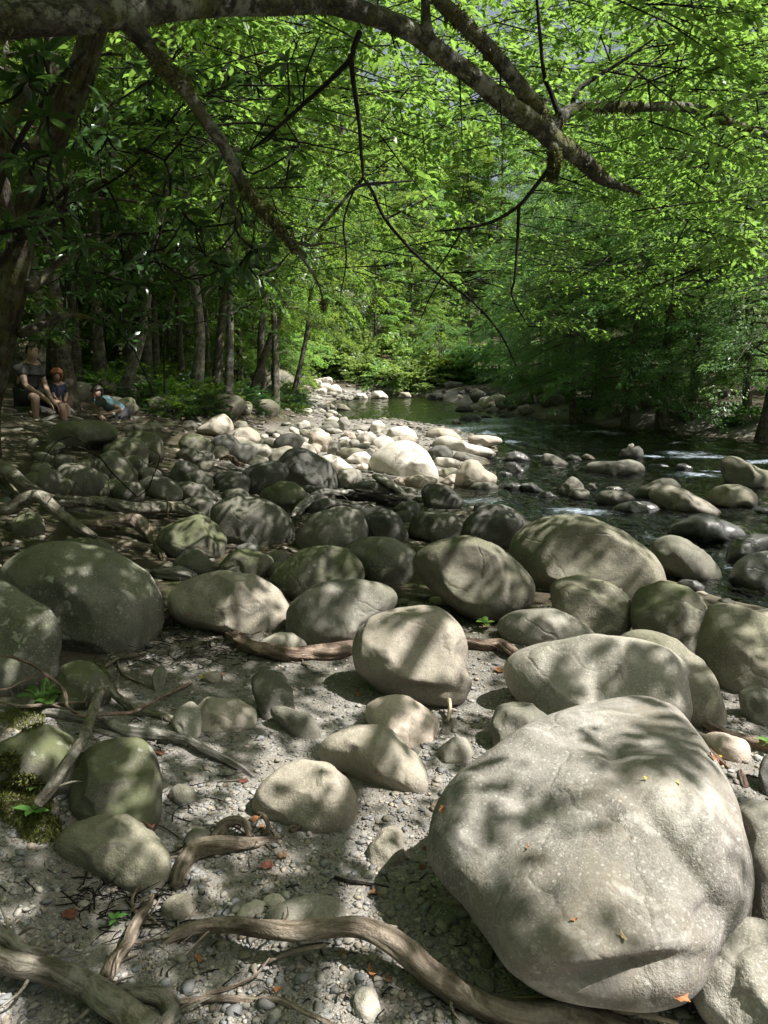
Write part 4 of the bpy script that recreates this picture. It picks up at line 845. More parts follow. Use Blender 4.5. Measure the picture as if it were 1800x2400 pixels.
wood('stick', 'reddish twig reaching past the fern from the frame edge', 'rootred', [('Z7', '-20,268,7,.12 60,258,7,.12 140,215,7,.13 215,185,7,.14 265,150,5,.16'), ('Z7', '60,262,5,.12 90,310,5,.10')], G5, 'stick')
wood('stick', 'curling twig over the mound of bright moss', 'rootred', [('Z7', '350,195,6,.10 430,150,8,.13 530,142,8,.14 610,150,8,.13 665,190,8,.11 700,240,7,.09'), ('Z7', '520,140,6,.14 540,118,6,.15 555,140,5,.14')], G5, 'stick')
wood('tree_root', 'thin forked roots by the leaf mould', 'root', [('Z7', '650,135,9 690,110,12,.01 760,68,12,.01 860,48,12,.01 1010,5,10'), ('Z7', '762,75,8 785,150,11,.01 870,208,11,.005 930,235,9 985,262,7'), ('Z7', '770,150,11 762,210,12 765,280,9')])
wood('tree_root', 'brown arched root between the lichen boulder and the striped one', 'rootred', [('C5', '690,660,20,.01 715,635,22,.04 760,612,23,.08 840,597,24,.10 920,600,25,.10 980,632,27,.07 1010,672,26,.03 1020,715,22'), ('C5', '760,650,10 850,668,12 950,675,14 1010,690,14')])
wood('fallen_log', 'smooth brown root log lying before the slanting grey boulder', 'rootred', [('C5', '985,715,20 1030,742,30,.01 1080,765,33,.015 1160,782,36,.015 1260,800,38,.015 1350,795,36,.01 1440,788,40,.01 1530,772,44')], cat='log')
wood('tree_root', 'reddish root emerging right of the rounded tan boulder', 'rootred', [('C6', '340,748,26,.01 430,758,24,.02 500,752,26,.03 545,780,26,.02 590,820,24')])
wood('tree_root', 'tapered root behind the huge boulder at the frame edge', 'rootred', [('D', '1468,1525,14 1500,1545,14,.01 1540,1575,14,.01 1590,1595,14,.01 1680,1618,15,.01'), ])
wood('tree_root', 'thinner root beside the yellow leaf', 'rootred', [('D', '1455,1558,9 1485,1572,11,.01 1510,1600,11 1540,1630,9 1575,1660,6')])
wood('tree_root', 'reddish root squeezed along the side of the huge boulder', 'rootred', [('D', '1065,1662,12,.02 1020,1675,14,.03 990,1702,13,.02 962,1726,13 935,1750,11')])
wood('bark_chip', 'brown bark wedge poking from the hollow of the huge boulder', 'rootred', [('D', '962,1870,6,.03 1000,1868,9,.04 1038,1856,3,.06')], 'bark scraps', 'bark chip')
wood('bark_chip', 'curled brown bark scrap on pebbles near the frame edge', 'rootred', [('D', '1600,1668,8 1606,1685,10 1610,1700,7')], 'bark scraps', 'bark chip')
wood('bark_chip', 'orange brown bark stick in the gap below the huge boulder', 'rootred', [('D', '1578,2022,7,.10 1596,2000,8,.12 1612,1972,6,.14')], 'bark scraps', 'bark chip')
wood('stick', 'thin dark stick lying on shaded gravel by the huge boulder', 'twig', [('C7', '1445,655,9,.01 1500,672,9,.01 1570,682,8,.01 1680,700,6')], G5, 'stick')
wood('stick', 'short dry twig before the rounded tan boulder', 'palewood', [('D', '968,1555,4,.01 972,1530,5,.04 970,1510,5,.07')], G5, 'stick')
wood('stick', 'pair of pale twigs against the long loaf boulder', 'palewood', [('C6', '600,985,5,.05 640,1030,5,.03 700,1060,4'), ('C6', '640,980,5,.07 690,1040,5,.04 745,1100,5')], G5, 'stick')
wood('tree_root', 'old mossy log root running behind the great lichen boulder', 'rootmoss', [('Z6', '340,600,34,.05 420,598,38,.06 560,596,40,.06 700,608,44,.06 850,640,50,.06 980,640,48,.06 1100,632,42,.05 1200,652,36,.03 1320,700,22'), ('Z6', '420,640,26 560,668,30 700,690,34 850,690,30 1000,690,24')], cat='root')
wood('tree_root', 'smooth brown root bending down like an elbow', 'root', [('Z6', '480,728,20,.03 560,742,34,.05 640,742,42,.06 740,725,48,.07 860,722,52,.07 950,772,54,.05 1010,840,50,.03 1045,920,34 1060,980,18'), ('Z6', '600,840,28 750,872,36 900,890,34 1000,900,26')])
wood('driftwood', 'weathered wood stump end beside the small blue green boulder', 'drift', [('C5', '660,440,14 700,452,26,.01 770,450,34,.02 830,462,24 850,475,8')], cat='driftwood')
wood('tree_root', 'twisted grey root draped between shaded boulders', 'drift', [('Z2', '770,770,12,.1 800,730,20,.14 850,670,24,.18 920,620,26,.2 1000,592,26,.2 1090,594,24,.18 1180,590,18,.16'), ('Z2', '830,740,10,.12 880,680,12,.16 950,635,12,.17 1040,620,10,.15')], ridges=.2)
wood('driftwood', 'dark driftwood clump by the twisted grey root', 'twig', [('Z2', '1080,610,26,.1 1200,618,36,.12 1320,625,34,.12 1440,640,26,.1 1520,645,14,.06'), ('Z2', '1130,570,14,.14 1250,590,20,.16 1400,600,18,.12'), ('Z2', '1340,660,14 1440,670,18,.06 1500,655,14,.06')], cat='driftwood', ridges=.2)
wood('tree_root', 'pink bent root caught among the sunlit stones', 'rootred', [('Z2', '320,378,9,.1 365,362,14,.14 405,368,16,.14 430,400,16,.12 475,415,12,.08'), ('Z2', '380,360,8,.15 400,395,9,.12 440,420,8,.08')])
wood('branch', 'dead branch with drooping dry leaves in the shaded bank', 'twig', [('Z6', '270,350,2.5,.2 330,250,3.5,.4 400,192,4.0,.5 480,180,4.5,.5 550,220,4.5,.45 600,275,5.0,.4 650,312,5.0,.35 720,400,5.0,.25 800,482,4.5,.15 890,565,4.0,.05'), ('Z6', '340,270,3.0,.35 420,252,3.5,.4 490,240,4.0,.4 560,262,4.0,.38 645,318,4.0,.34'), ('Z6', '350,255,2.5,.35 358,330,2.0,.2 355,370,1.5,.1'), ('Z6', '730,400,2.5,.25 700,470,2.0,.15 720,540,2.0,.05')], cat='branch')
wood('branch', 'thin curved bare branch standing from the shaded stones', 'twig', [('Z6', '895,565,4.0,.05 960,510,4.0,.2 992,430,4.0,.4 1030,340,3.5,.6 1028,290,3.0,.65 960,250,2.5,.7'), ], cat='branch')
wood('stick', 'short dead twig on the mossy log', 'palewood', [('Z6', '1090,700,6,.1 1085,640,6,.2 1086,570,5,.3')], G5, 'stick')
# fine litter: rootlets and dry bits over the leaf mould, one uncountable mass
mb = MB(); r_ = np.random.default_rng(9)
def litter(n, box, smin, smax, crop='C5'):
    for _ in range(n):
        u, v = px(crop, [(r_.uniform(box[0], box[2]), r_.uniform(box[1], box[3]))])[0]; p, t = hit(u, v, False)
        a = r_.uniform(0, 6.28); L = r_.uniform(smin, smax); d = np.array([math.cos(a), math.sin(a), r_.uniform(-.1, .3)]) * L; m_ = p + d * .5 + r_.normal(0, .15, 3) * L * [1, 1, .5] + [0, 0, .008]
        add_tube(mb, [p + [0, 0, .004], m_, p + d + [0, 0, .006]], [.0022, .0022, .001], 4, per=3)
litter(150, (640, 640, 1100, 860), .05, .18); litter(60, (380, 660, 760, 860), .05, .16)
litter(110, (330, 640, 800, 900), .03, .10, 'C7'); litter(60, (0, 1480, 560, 1960), .03, .12, 'D'); litter(70, (300, 1900, 1000, 2200), .015, .05, 'D')
obj('dry_twig_litter', mb.mesh('dry_twig_litter'), MAT['twig'], kind='stuff', label='fine dry rootlets and twigs littering the bank')
# ------------------------------------------------------------------ leaves
def leaves_mesh(name, pos, d, nrm, L, Wd, droop=.15, shape=4):
    d = d / (np.linalg.norm(d, axis=1)[:, None] + 1e-9); s = np.cross(d, nrm); s /= (np.linalg.norm(s, axis=1)[:, None] + 1e-9); n = np.cross(s, d)
    L = L[:, None]; Wd = Wd[:, None]; n_ = len(pos); up = n * (L * droop)
    if shape == 4:
        V = np.stack([pos, pos + d * L * .45 + s * Wd * .5 + up * .5, pos + d * L - up, pos + d * L * .45 - s * Wd * .5 + up * .5], 1).reshape(-1, 3)
        F = np.arange(n_ * 4).reshape(-1, 4)
    else:
        a, b_ = .28, .66
        V = np.stack([pos, pos + d * L * a + s * Wd * .44 + up * .4, pos + d * L * b_ + s * Wd * .42 + up * .3, pos + d * L - up * 1.2,
                      pos + d * L * b_ - s * Wd * .42 + up * .3, pos + d * L * a - s * Wd * .44 + up * .4, pos + d * L * .4, ], 1).reshape(-1, 3)
        k = np.arange(n_)[:, None] * 7
        F = np.stack([k + [0, 1, 2, 6], k + [6, 2, 3, 4], k + [0, 6, 4, 5]], 1).reshape(-1, 4)
    return mesh_np(name, V, F)
def spray_leaves(C, D, Ls, per, r, leafL, leafW, wid=.5, droop=.18, tilt=.35, jit=.03, upv=None):
    """flat fans of leaves: C centres(start), D unit directions, Ls lengths"""
    n = len(C); t = np.sqrt(r.random((n, per))) if False else r.random((n, per)) ** .75
    side = r.choice([-1.0, 1.0], (n, per)); off = r.random((n, per)) * wid * (1.05 - .75 * t) * side
    up = np.tile([0, 0, 1.0], (n, 1)) if upv is None else upv
    Sd = np.cross(D, up); Sd /= np.linalg.norm(Sd, axis=1)[:, None] + 1e-9; Nn = np.cross(Sd, D)
    P = C[:, None] + D[:, None] * (t * Ls[:, None])[..., None] + Sd[:, None] * (off * Ls[:, None])[..., None]
    P = P + Nn[:, None] * (-(droop * (t ** 2 + 1.2 * off ** 2)) * Ls[:, None])[..., None]
    P[..., 2] += r.normal(0, 1, (n, per)) * jit * Ls[:, None]
    ld = D[:, None] * (.7 + .3 * r.random((n, per)))[..., None] + Sd[:, None] * (side * (.5 + .6 * r.random((n, per))))[..., None] + r.normal(0, .18, (n, per, 3))
    ld[..., 2] -= .18
    nn = Nn[:, None] + r.normal(0, tilt, (n, per, 3))
    k = n * per; sc = (.65 + .6 * r.random(k))
    return P.reshape(k, 3), ld.reshape(k, 3), nn.reshape(k, 3), leafL * sc, leafW * sc
def tree_parts(seed, H, r0, z0, cr, nl, spl, lps, ll, lw, up=.25, droop=.12, lean=(0, 0), prof='dome', crown_only_side=None, spray=(.7, 1.4), sides=9, bend=.25):
    r = np.random.default_rng(seed)
    mb = MB(); zs = np.linspace(0, H, 9); wob = np.cumsum(r.normal(0, bend * .35, (9, 2)), 0) * (H / 12); wob -= wob[0]
    T = np.stack([wob[:, 0] + lean[0] * zs, wob[:, 1] + lean[1] * zs, zs], 1); T[0, 2] = -.3
    rad = r0 * (1 - .82 * zs / H); rad[0] *= 1.45; rad[1] *= 1.05
    add_tube(mb, T, rad, sides + 3, r0 * .22, seed, per=6, ridges=.06)
    C, D, Ls = [], [], []
    for i in range(nl):
        f = (i + .5) / nl; z = z0 + (H * .97 - z0) * f; az = i * 2.399 + r.normal(0, .35)
        if crown_only_side is not None and r.random() < .6: az = crown_only_side + r.normal(0, .8)
        p = np.array([np.interp(z, zs, T[:, 0]), np.interp(z, zs, T[:, 1]), z])
        w = {'dome': math.sqrt(max(.05, 1 - (2 * f - .75) ** 2 * .75)), 'cone': 1.05 - .9 * f, 'flat': .9}[prof]
        L = cr * w * r.uniform(.7, 1.12); e = up * (1 - .4 * f) + r.normal(0, .12) + (.5 * f if prof == 'dome' else 0)
        d = np.array([math.cos(az), math.sin(az), e]); q = [p]; nseg = 4
        for k in range(nseg):
            dd = d.copy(); dd[2] -= droop * (k + 1) * 1.6; dd[:2] += r.normal(0, .14, 2); q.append(q[-1] + dd / np.linalg.norm(dd) * L / nseg)
        q = np.array(q); rl = r0 * .34 * (1 - .5 * f); add_tube(mb, q, np.linspace(rl, rl * .16, nseg + 1), 6, rl * .2, seed + i, per=4)
        for k in range(spl):
            t = .22 + .78 * (k + r.random()) / spl; x = t * nseg; a = min(int(x), nseg - 1); c = q[a] + (q[a + 1] - q[a]) * (x - a)
            dd = q[a + 1] - q[a]; dd /= np.linalg.norm(dd); g = r.choice([-1, 1]) * r.uniform(.3, 1.1) * (1.1 - .6 * t)
            dv = np.array([dd[0] * math.cos(g) - dd[1] * math.sin(g), dd[0] * math.sin(g) + dd[1] * math.cos(g), dd[2] * .5 + r.normal(0, .12) - .05])
            C.append(c + r.normal(0, .12, 3)); D.append(dv / np.linalg.norm(dv)); Ls.append(r.uniform(*spray) * (1.15 - .4 * t))
    C, D, Ls = np.array(C), np.array(D), np.array(Ls)
    lm = leaves_mesh('crown', *spray_leaves(C, D, Ls, lps, r, ll, lw))
    return mb.mesh('trunk'), lm
TM = {}
def make_proto(key, mtrunk, mleaf, **k):
    a, b_ = tree_parts(**k); a.materials.append(MAT[mtrunk]); b_.materials.append(MAT[mleaf]); TM[key] = (a, b_)
make_proto('tall', 'bark', 'leaf', seed=1, H=15, r0=.12, z0=4.2, cr=3.4, nl=34, spl=7, lps=125, ll=.085, lw=.05)
make_proto('tall2', 'bark', 'leaf', seed=2, H=17, r0=.14, z0=3.2, cr=3.8, nl=36, spl=7, lps=130, ll=.085, lw=.05)
make_proto('slim', 'bark', 'leaf', seed=3, H=12, r0=.10, z0=3.0, cr=2.4, nl=26, spl=6, lps=115, ll=.08, lw=.048)
make_proto('pale', 'bark_grey', 'leaf', seed=4, H=14, r0=.12, z0=5.2, cr=3.0, nl=26, spl=6, lps=115, ll=.085, lw=.05)
make_proto('layer', 'bark', 'leaf_cool', seed=5, H=12, r0=.16, z0=1.7, cr=4.2, nl=42, spl=8, lps=110, ll=.085, lw=.042, up=.12, droop=.10, prof='flat', spray=(.9, 1.7))
make_proto('layer2', 'bark', 'leaf_cool', seed=6, H=10, r0=.14, z0=1.3, cr=3.6, nl=36, spl=8, lps=110, ll=.09, lw=.045, up=.10, droop=.08, prof='flat', spray=(.9, 1.6))
make_proto('big', 'bark', 'leaf_bright', seed=7, H=24, r0=.3, z0=2.5, cr=6.0, nl=50, spl=9, lps=85, ll=.18, lw=.11, spray=(1.2, 2.3))
make_proto('big2', 'bark', 'leaf', seed=8, H=27, r0=.32, z0=4, cr=5.6, nl=48, spl=9, lps=85, ll=.18, lw=.11, spray=(1.2, 2.3))
make_proto('sunny', 'bark', 'leaf_bright', seed=9, H=13, r0=.16, z0=1.4, cr=3.8, nl=40, spl=8, lps=95, ll=.115, lw=.068)
def tree(proto, x, y, label, group, s=1.0, rz=0.0, tilt=(0, 0), name='tree', z=None, mats=None):
    z = height(x, y)[0] if z is None else z
    HT = {'tall': 15, 'tall2': 17, 'slim': 12, 'pale': 14, 'layer': 12, 'layer2': 10, 'big': 24, 'big2': 27, 'sunny': 13}[proto]
    if x > 4.5 and 33 < y < 64: s = max(.28, min(s, 1.42 * (x - 2.5) / HT))
    e = bpy.data.objects.new(name, None); COL.objects.link(e); e.location = (x, y, z - .05); e.rotation_euler = (tilt[0], tilt[1], rz); e.scale = (s, s, s)
    e['label'] = label; e['category'] = 'tree'; e['group'] = group
    for nm, me in zip(('trunk', 'crown'), TM[proto]):
        o = bpy.data.objects.new(nm, me); COL.objects.link(o); o.parent = e
        if mats and mats.get(nm): o.material_slots[0].link = 'OBJECT'; o.material_slots[0].material = MAT[mats[nm]]
    return e
def ux(u, y): return (u - 900) / FPX * y * math.cos(PITCH) if False else float(atd(u, 900, y)[0])
tr = random.Random(4)
GL = 'trunks of the shaded wood on the near bank'
def wood_tree(u, y, proto, label, s=1.0, tilt=(0, 0), mats=None): return tree(proto, ux(u, y), y, label, GL, s, tr.uniform(0, 6.28), tilt, mats=mats)
def lean(dx, dy=0): return (math.atan(-dy), math.atan(dx))
# trees one can pick out, from the crops
def trunk_tree(u, y, dpx, proto, label, dx=0.0, mats=None, hs=1.0):
    """a tree whose trunk is dpx source pixels wide at distance y"""
    e = tree(proto, ux(u, y), y, label, GL, hs, 0, lean(dx), mats=mats)
    r0 = {'tall': .12, 'tall2': .14, 'slim': .10, 'pale': .12}[proto]; f = .8 * dpx / FPX * y / 2 / r0 / hs
    e.children[0].scale = (f, f, 1); return e
trunk_tree(163, 13.6, 40, 'tall2', 'stout moss stained tree beside the seated people', 0.0, {'trunk': 'bark_moss'})
trunk_tree(82, 17.5, 32, 'pale', 'pale tree trunk behind the seated man', .02)
trunk_tree(272, 15.5, 20, 'pale', 'pale slender tree leaning away behind the crouching woman', .30, hs=.8)
trunk_tree(239, 19, 26, 'tall', 'dark tree behind the pale leaning slender one')
trunk_tree(453, 18, 21, 'pale', 'pale blotched tree in the middle of the shaded wood', .01)
trunk_tree(503, 21, 25, 'tall', 'dark tree just beyond the pale blotched one', .10)
trunk_tree(531, 19.5, 19, 'slim', 'slim grey tree at the edge of the bar, first from the wood', .06, {'trunk': 'bark_grey'})
trunk_tree(643, 22, 19, 'slim', 'straight dark tree nearest the pool on the near bank', .01)
trunk_tree(575, 24, 24, 'tall', 'slanting dark tree behind the straight one near the pool', .35)
trunk_tree(620, 28, 18, 'tall2', 'dark tree standing behind the straight one near the pool', .0)
trunk_tree(680, 31, 20, 'slim', 'leaning dark tree at the bend of the near bank', .25)
for u, y, p_ in [(300, 24, 'tall'), (365, 22, 'slim'), (410, 27, 'tall2'), (205, 26, 'tall'), (120, 24, 'tall2'), (330, 31, 'tall'), (470, 33, 'tall2'), (540, 36, 'tall'), (30, 21, 'tall2'), (345, 20, 'slim'), (430, 23, 'slim'), (385, 29, 'tall'), (560, 30, 'slim'), (280, 28, 'slim'), (180, 20, 'slim'), (485, 26, 'slim'), (600, 40, 'tall2'), (400, 40, 'tall2'), (250, 38, 'tall2'), (90, 34, 'tall')]:
    tree(p_, ux(u, y), y, 'dark tree deep in the shaded wood', 'dark trees deep in the shaded wood', tr.uniform(.9, 1.15), tr.uniform(0, 6.28))
for u, y in [(640, 36), (660, 43), (600, 46), (560, 40), (690, 58), (790, 62), (880, 57), (965, 61), (1060, 58), (1150, 63)]:
    tree('sunny', ux(u, y), y, 'sunlit leafy tree around the bend at the end of the pool', 'sunlit trees around the bend', tr.uniform(.75, 1.0), tr.uniform(0, 6.28))
# across the stream
GR = 'layered trees leaning over the far side of the stream'
for i, (u, y, p_, s, dx, lab) in enumerate([
        (1800, 19, 'layer', .95, -.12, 'layered tree at the frame edge reaching over the dark water'),
        (1560, 22, 'layer2', 1.0, -.10, 'low branched tree above the darkest water'),
        (1400, 27, 'layer', 1.0, -.06, 'layered tree behind the pale leaning sapling'),
        (1290, 33, 'layer2', 1.0, -.04, 'low hemlock like tree above the far rock pile'),
        (1280, 41, 'layer', .8, -.04, 'layered tree where the shaded bank bends'),
        (1200, 50, 'layer2', .8, -.03, 'last layered tree over the end of the pool'),
        (1900, 24, 'layer', 1.1, -.1, 'dark layered tree behind the one at the frame edge'),
        (1700, 28, 'layer', 1.15, -.08, 'dark layered tree farther up the shaded slope'),
        (1500, 32, 'layer2', 1.2, -.06, 'tall dark layered tree mid slope across the stream')]):
    tree(p_, ux(u, y), y, lab, GR, s, tr.uniform(0, 6.28), lean(dx))
e_ = tree('pale', ux(1560, 26), 26, 'tree with a pale trunk showing through dark leaves across the stream', GR, .9, 0, lean(-.03)); e_.children[0].scale = (1, 1, 1)
for u, y in [(1330, 46), (1400, 40), (1420, 42), (1620, 36), (1800, 34), (1950, 32), (1500, 46), (1700, 44), (1900, 42)]:
    tree(tr.choice(['tall2', 'sunny', 'tall2']), ux(u, y), y, 'leafy tree high on the slope across the stream', 'trees high on the slope across the stream', tr.uniform(.9, 1.15), tr.uniform(0, 6.28))
# beyond the bend
for u, y, p_, s in [(700, 60, 'big', .95), (800, 62, 'big', .8), (885, 68, 'big', .9), (985, 68, 'big', .6), (1090, 74, 'big2', .7), (1170, 76, 'big', .9), (1330, 62, 'big2', .8), (560, 62, 'big2', 1.0), (420, 60, 'big', 1.0), (1420, 62, 'big', 1.0), (1550, 60, 'big2', 1.0), (1700, 58, 'big', 1.05), (280, 58, 'big2', 1.0), (120, 56, 'big', 1.0), (-60, 52, 'big2', 1.0), (1900, 54, 'big2', 1.0),
                    (760, 82, 'big2', 1.1), (900, 88, 'big', 1.0), (1040, 92, 'big2', .8), (1130, 84, 'big2', 1.0), (640, 80, 'big', 1.15), (1260, 82, 'big', 1.1), (1400, 84, 'big2', 1.15), (500, 84, 'big2', 1.2), (1600, 80, 'big', 1.2), (330, 80, 'big', 1.2)]:
    tree(p_, ux(u, y), y, 'tall sunlit tree in the wood beyond the bend', 'tall trees beyond the bend', s, tr.uniform(0, 6.28))
# bushes on the far bank and undergrowth
def bush_mesh(seed, n=60, R_=1.0, per=70, ll=.11, lw=.05, ht=.9):
    r = np.random.default_rng(seed); C, D, L = [], [], []
    for i in range(n):
        a = r.uniform(0, 6.28); e = r.uniform(-.05, 1.3); d = np.array([math.cos(a) * math.cos(e), math.sin(a) * math.cos(e), math.sin(e) * ht]); C.append(d * R_ * r.uniform(.3, .75) + [0, 0, .1]); d[2] -= .25; D.append(d / np.linalg.norm(d)); L.append(r.uniform(.3, .55) * R_)
    return leaves_mesh('leaves', *spray_leaves(np.array(C), np.array(D), np.array(L), per, r, ll, lw, .55, .25, .5))
BM = [bush_mesh(1), bush_mesh(2), bush_mesh(3, 45, 1, 60, .16, .03)]
stem_mb = MB(); 
for i in range(7):
    a = i * .9; add_tube(stem_mb, [(0, 0, -.1), (math.cos(a) * .25, math.sin(a) * .25, .35), (math.cos(a) * .55, math.sin(a) * .55, .7)], [.02, .015, .006], 5, per=4)
STEM = stem_mb.mesh('stems'); STEM.materials.append(MAT['twig'])
def bush(x, y, s, label, group, mat, k=0, sz=1.0):
    e = bpy.data.objects.new('bush', None); COL.objects.link(e); e.location = (x, y, height(x, y)[0]); e.scale = (s, s, s * sz); e.rotation_euler = (0, 0, tr.uniform(0, 6.28)); e['label'] = label; e['category'] = 'bush'; e['group'] = group
    o = bpy.data.objects.new('leaves', BM[k]); COL.objects.link(o); o.parent = e
    if not BM[k].materials: BM[k].materials.append(MAT['leaf'])
    o.material_slots[0].link = 'OBJECT'; o.material_slots[0].material = MAT[mat]
    o = bpy.data.objects.new('stems', STEM); COL.objects.link(o); o.parent = e
GB = 'sunlit bushes around the end of the pool'
for u, y, s, mt in [(690, 45, 1.4, 'leaf_bush'), (725, 54, 1.9, 'leaf_bush'), (800, 53.5, 2.0, 'leaf_bush'), (850, 52, 2.0, 'leaf_bush'), (905, 50.5, 1.8, 'leaf_bush'), (960, 50, 2.1, 'leaf_bush'), (1015, 51, 1.9, 'leaf'), (1070, 51, 1.8, 'leaf_cool'), (770, 54, 2.6, 'leaf_bush'), (860, 55, 2.8, 'leaf_bush'), (950, 55, 2.6, 'leaf_bush'), (1040, 56, 2.6, 'leaf'),  (1120, 52, 2.2, 'leaf_cool')]:
    bush(ux(u, y), y, s, 'bright green bush crowding the bank at the end of the pool', GB, mt, tr.randint(0, 1))
for u, y, s in [(380, 16.5, .8), (430, 17, .9), (470, 16.5, .7), (350, 18.5, .9), (505, 20, .7), (300, 20, .8), (590, 23, .7), (330, 15.5, .6), (400, 15.2, .6), (455, 15.5, .6), (520, 18, .6), (560, 21, .7), (610, 21.5, .6), (640, 24, .8), (680, 28, .9), (270, 21, .9), (360, 21, 1.0), (450, 20, .8), (540, 25, 1.0), (600, 27, 1.0), (190, 23, 1.0), (480, 24, 1.0), (310, 25, 1.1), (400, 25, 1.1), (670, 34, 1.1), (710, 26, .4), (690, 24, .5), (620, 19, .4), (580, 18.5, .4), (660, 26, .8), (640, 30, 1.0), (235, 17, .6), (700, 30, .6), (420, 21, 1.0)]:
    bush(ux(u, y), y, s, 'narrow leaved undergrowth bush in the shaded wood', 'undergrowth of the shaded wood', 'leaf_dark' if tr.random() < .5 else 'leaf', 2, .8)
for u, y, s in [(1750, 20.5, .6), (1600, 22.5, .6), (1380, 26, .7), (1300, 30, .8), (1240, 35, .9), (1530, 28, 1.0)]:
    bush(ux(u, y), y, s, 'dim low bush on the shaded bank across the stream', 'dim bushes across the stream', 'leaf_cool', tr.randint(0, 1), .8)

# ------------------------------------------------------------------ the tree overhanging the view, traced limb by limb
def limb_pts(spec, crop='D'):
    P, r = [], []
    for u, v, rr, y in parse(spec):
        (uu, vv) = px(crop, [(u, v)])[0]; p = atd(uu, vv, y); P.append(p); r.append(.76 * rr * CROP[crop][2] * ((p - CAM) @ FWD) / FPX)
    return np.array(P), np.array(r)
OT = np.array([-3.9, 2.2, 0.55])
ot = bpy.data.objects.new('overhanging_tree', None); COL.objects.link(ot); ot.location = OT
ot['label'] = 'big tree whose mossy lichen limbs arch overhead across the whole view'; ot['category'] = 'tree'
LIMBS = []
def ot_part(name, specs, mat, sides=14, rough=.12, ridges=.05, label=None):
    mb = MB()
    for i, s_ in enumerate(specs):
        P, r = limb_pts(s_) if isinstance(s_, str) else s_; LIMBS.append((P, r)); add_tube(mb, P, r, sides, r.max() * rough, 77 + i + len(LIMBS) * 3, per=8, ridges=ridges, freq=7)
    o = obj(name, mb.mesh(name, OT), MAT[mat], parent=ot)
    if label: o['label'] = label
    return o
ot_part('trunk', [(np.array([[-3.9, 2.2, .2], [-3.8, 2.25, 1.2], [-3.55, 2.4, 2.2], [-2.9, 2.7, 2.75], [-2.2, 3.0, 2.95]]), np.array([.24, .2, .17, .13, .11]))], 'limb')
ot_part('limb', ['-260,70,54,2.95 -60,50,50,3.0 0,44,49,3.05 100,38,48,3.1 200,30,46,3.2 300,20,44,3.4 450,4,40,3.7 600,2,36,4.0 700,4,31,4.2 760,18,29,4.3 830,42,27,4.45 900,76,28,4.6 960,122,27,4.7 1030,172,26,4.85 1100,230,28,5.0 1160,270,30,5.15 1200,305,29,5.25 1250,340,23,5.4 1290,375,22,5.5 1320,395,14,5.6 1385,418,4,5.7'], 'limb', 18, .3)
ot_part('limb', ['930,-60,22,4.6 950,0,22,4.65 1000,50,22,4.75 1060,110,22,4.85 1110,170,22,5.0 1150,222,24,5.1 1190,290,24,5.2', '925,85,20,4.6 920,40,15,4.55 918,-40,11,4.5'], 'limb', 14, .32)
ot_part('limb', ['1185,285,24,5.2 1215,250,19,5.25 1250,234,15,5.3 1310,231,14,5.4 1380,231,13,5.5 1450,230,13,5.6 1500,235,13,5.7 1560,257,12,5.8 1620,280,11,5.9 1720,305,9,6.0', '1490,232,9,5.7 1540,234,6,5.7 1600,243,3,5.7'], 'limb', 12, .34)
ot_part('limb', ['1190,300,15,5.2 1198,340,13,5.2 1193,388,11,5.2'], 'limb', 10, .2)
ot_part('limb', ['255,10,40,3.3 300,75,27,3.32 340,128,20,3.35 390,180,19,3.4 430,240,18,3.45 480,310,17,3.5 510,370,16,3.55 540,420,14,3.6 580,470,11,3.65 620,515,8,3.7 655,560,5,3.74 690,620,3,3.8 700,670,1.2,3.85', '620,515,6,3.7 665,530,4,3.75 720,525,2.5,3.8 780,545,1,3.9', '510,370,7,3.55 500,430,5,3.6 520,500,3,3.65 505,570,1.2,3.7'], 'limb', 14, .4, label='descending limb shaggy with moss')
TW = ['778,68,9,4.35 765,100,8,4.4 755,130,8,4.4 700,185,7,4.5 650,230,6,4.6 600,275,5,4.7 560,310,4,4.8 525,335,2,4.9', '757,118,8,4.4 765,190,7,4.4 775,260,6,4.45 780,330,5,4.5 783,385,3.5,4.5 765,410,3,4.5 742,480,3,4.5 748,560,2.5,4.5 735,640,1.5,4.5',
      '785,385,4,4.5 805,415,5,5.2 830,470,5,5.4 870,520,4.5,5.6 920,570,4,5.8 980,620,4,6 1030,660,3.5,6.2 1080,720,3,6.3 1115,790,2,6.4', '1195,352,7,5.2 1160,398,6,5.25 1120,445,5.5,5.3 1060,480,4.5,5.4 990,495,4,5.5 940,500,2,5.6', '1121,445,5,5.3 1118,520,4.5,5.3 1112,600,3.5,5.3 1106,640,3,5.3 1135,695,1.5,5.3',
      '1208,250,9,5.2 1190,200,7,5.2 1175,160,6,5.15 1165,60,5,5.1 1158,-20,4,5', '1235,243,8,5.3 1245,200,7,5.4 1290,165,6,5.5 1340,135,5,5.6 1410,85,3,5.8', '665,520,3,4 720,460,4.5,4.2 770,405,5,4.4 830,395,4,4.6 900,390,2,4.8', '600,275,4,4.7 540,265,3.5,4.7 470,270,2.5,4.7',
      '655,225,3,4.6 660,160,3,4.6 690,80,2.5,4.6', '830,475,3,5.4 900,440,2.5,5.5 960,405,1.5,5.6', '960,590,3,5.9 930,640,2,5.9 905,700,1.2,5.9', '1000,495,3,5.5 960,560,2,5.5 930,600,1.2,5.5', '1330,232,5,5.4 1370,170,4,5.5 1440,110,2.5,5.7', '1085,120,3,4.9 1080,200,3,4.9 1085,290,1.5,4.9']
rm = np.random.default_rng(51)
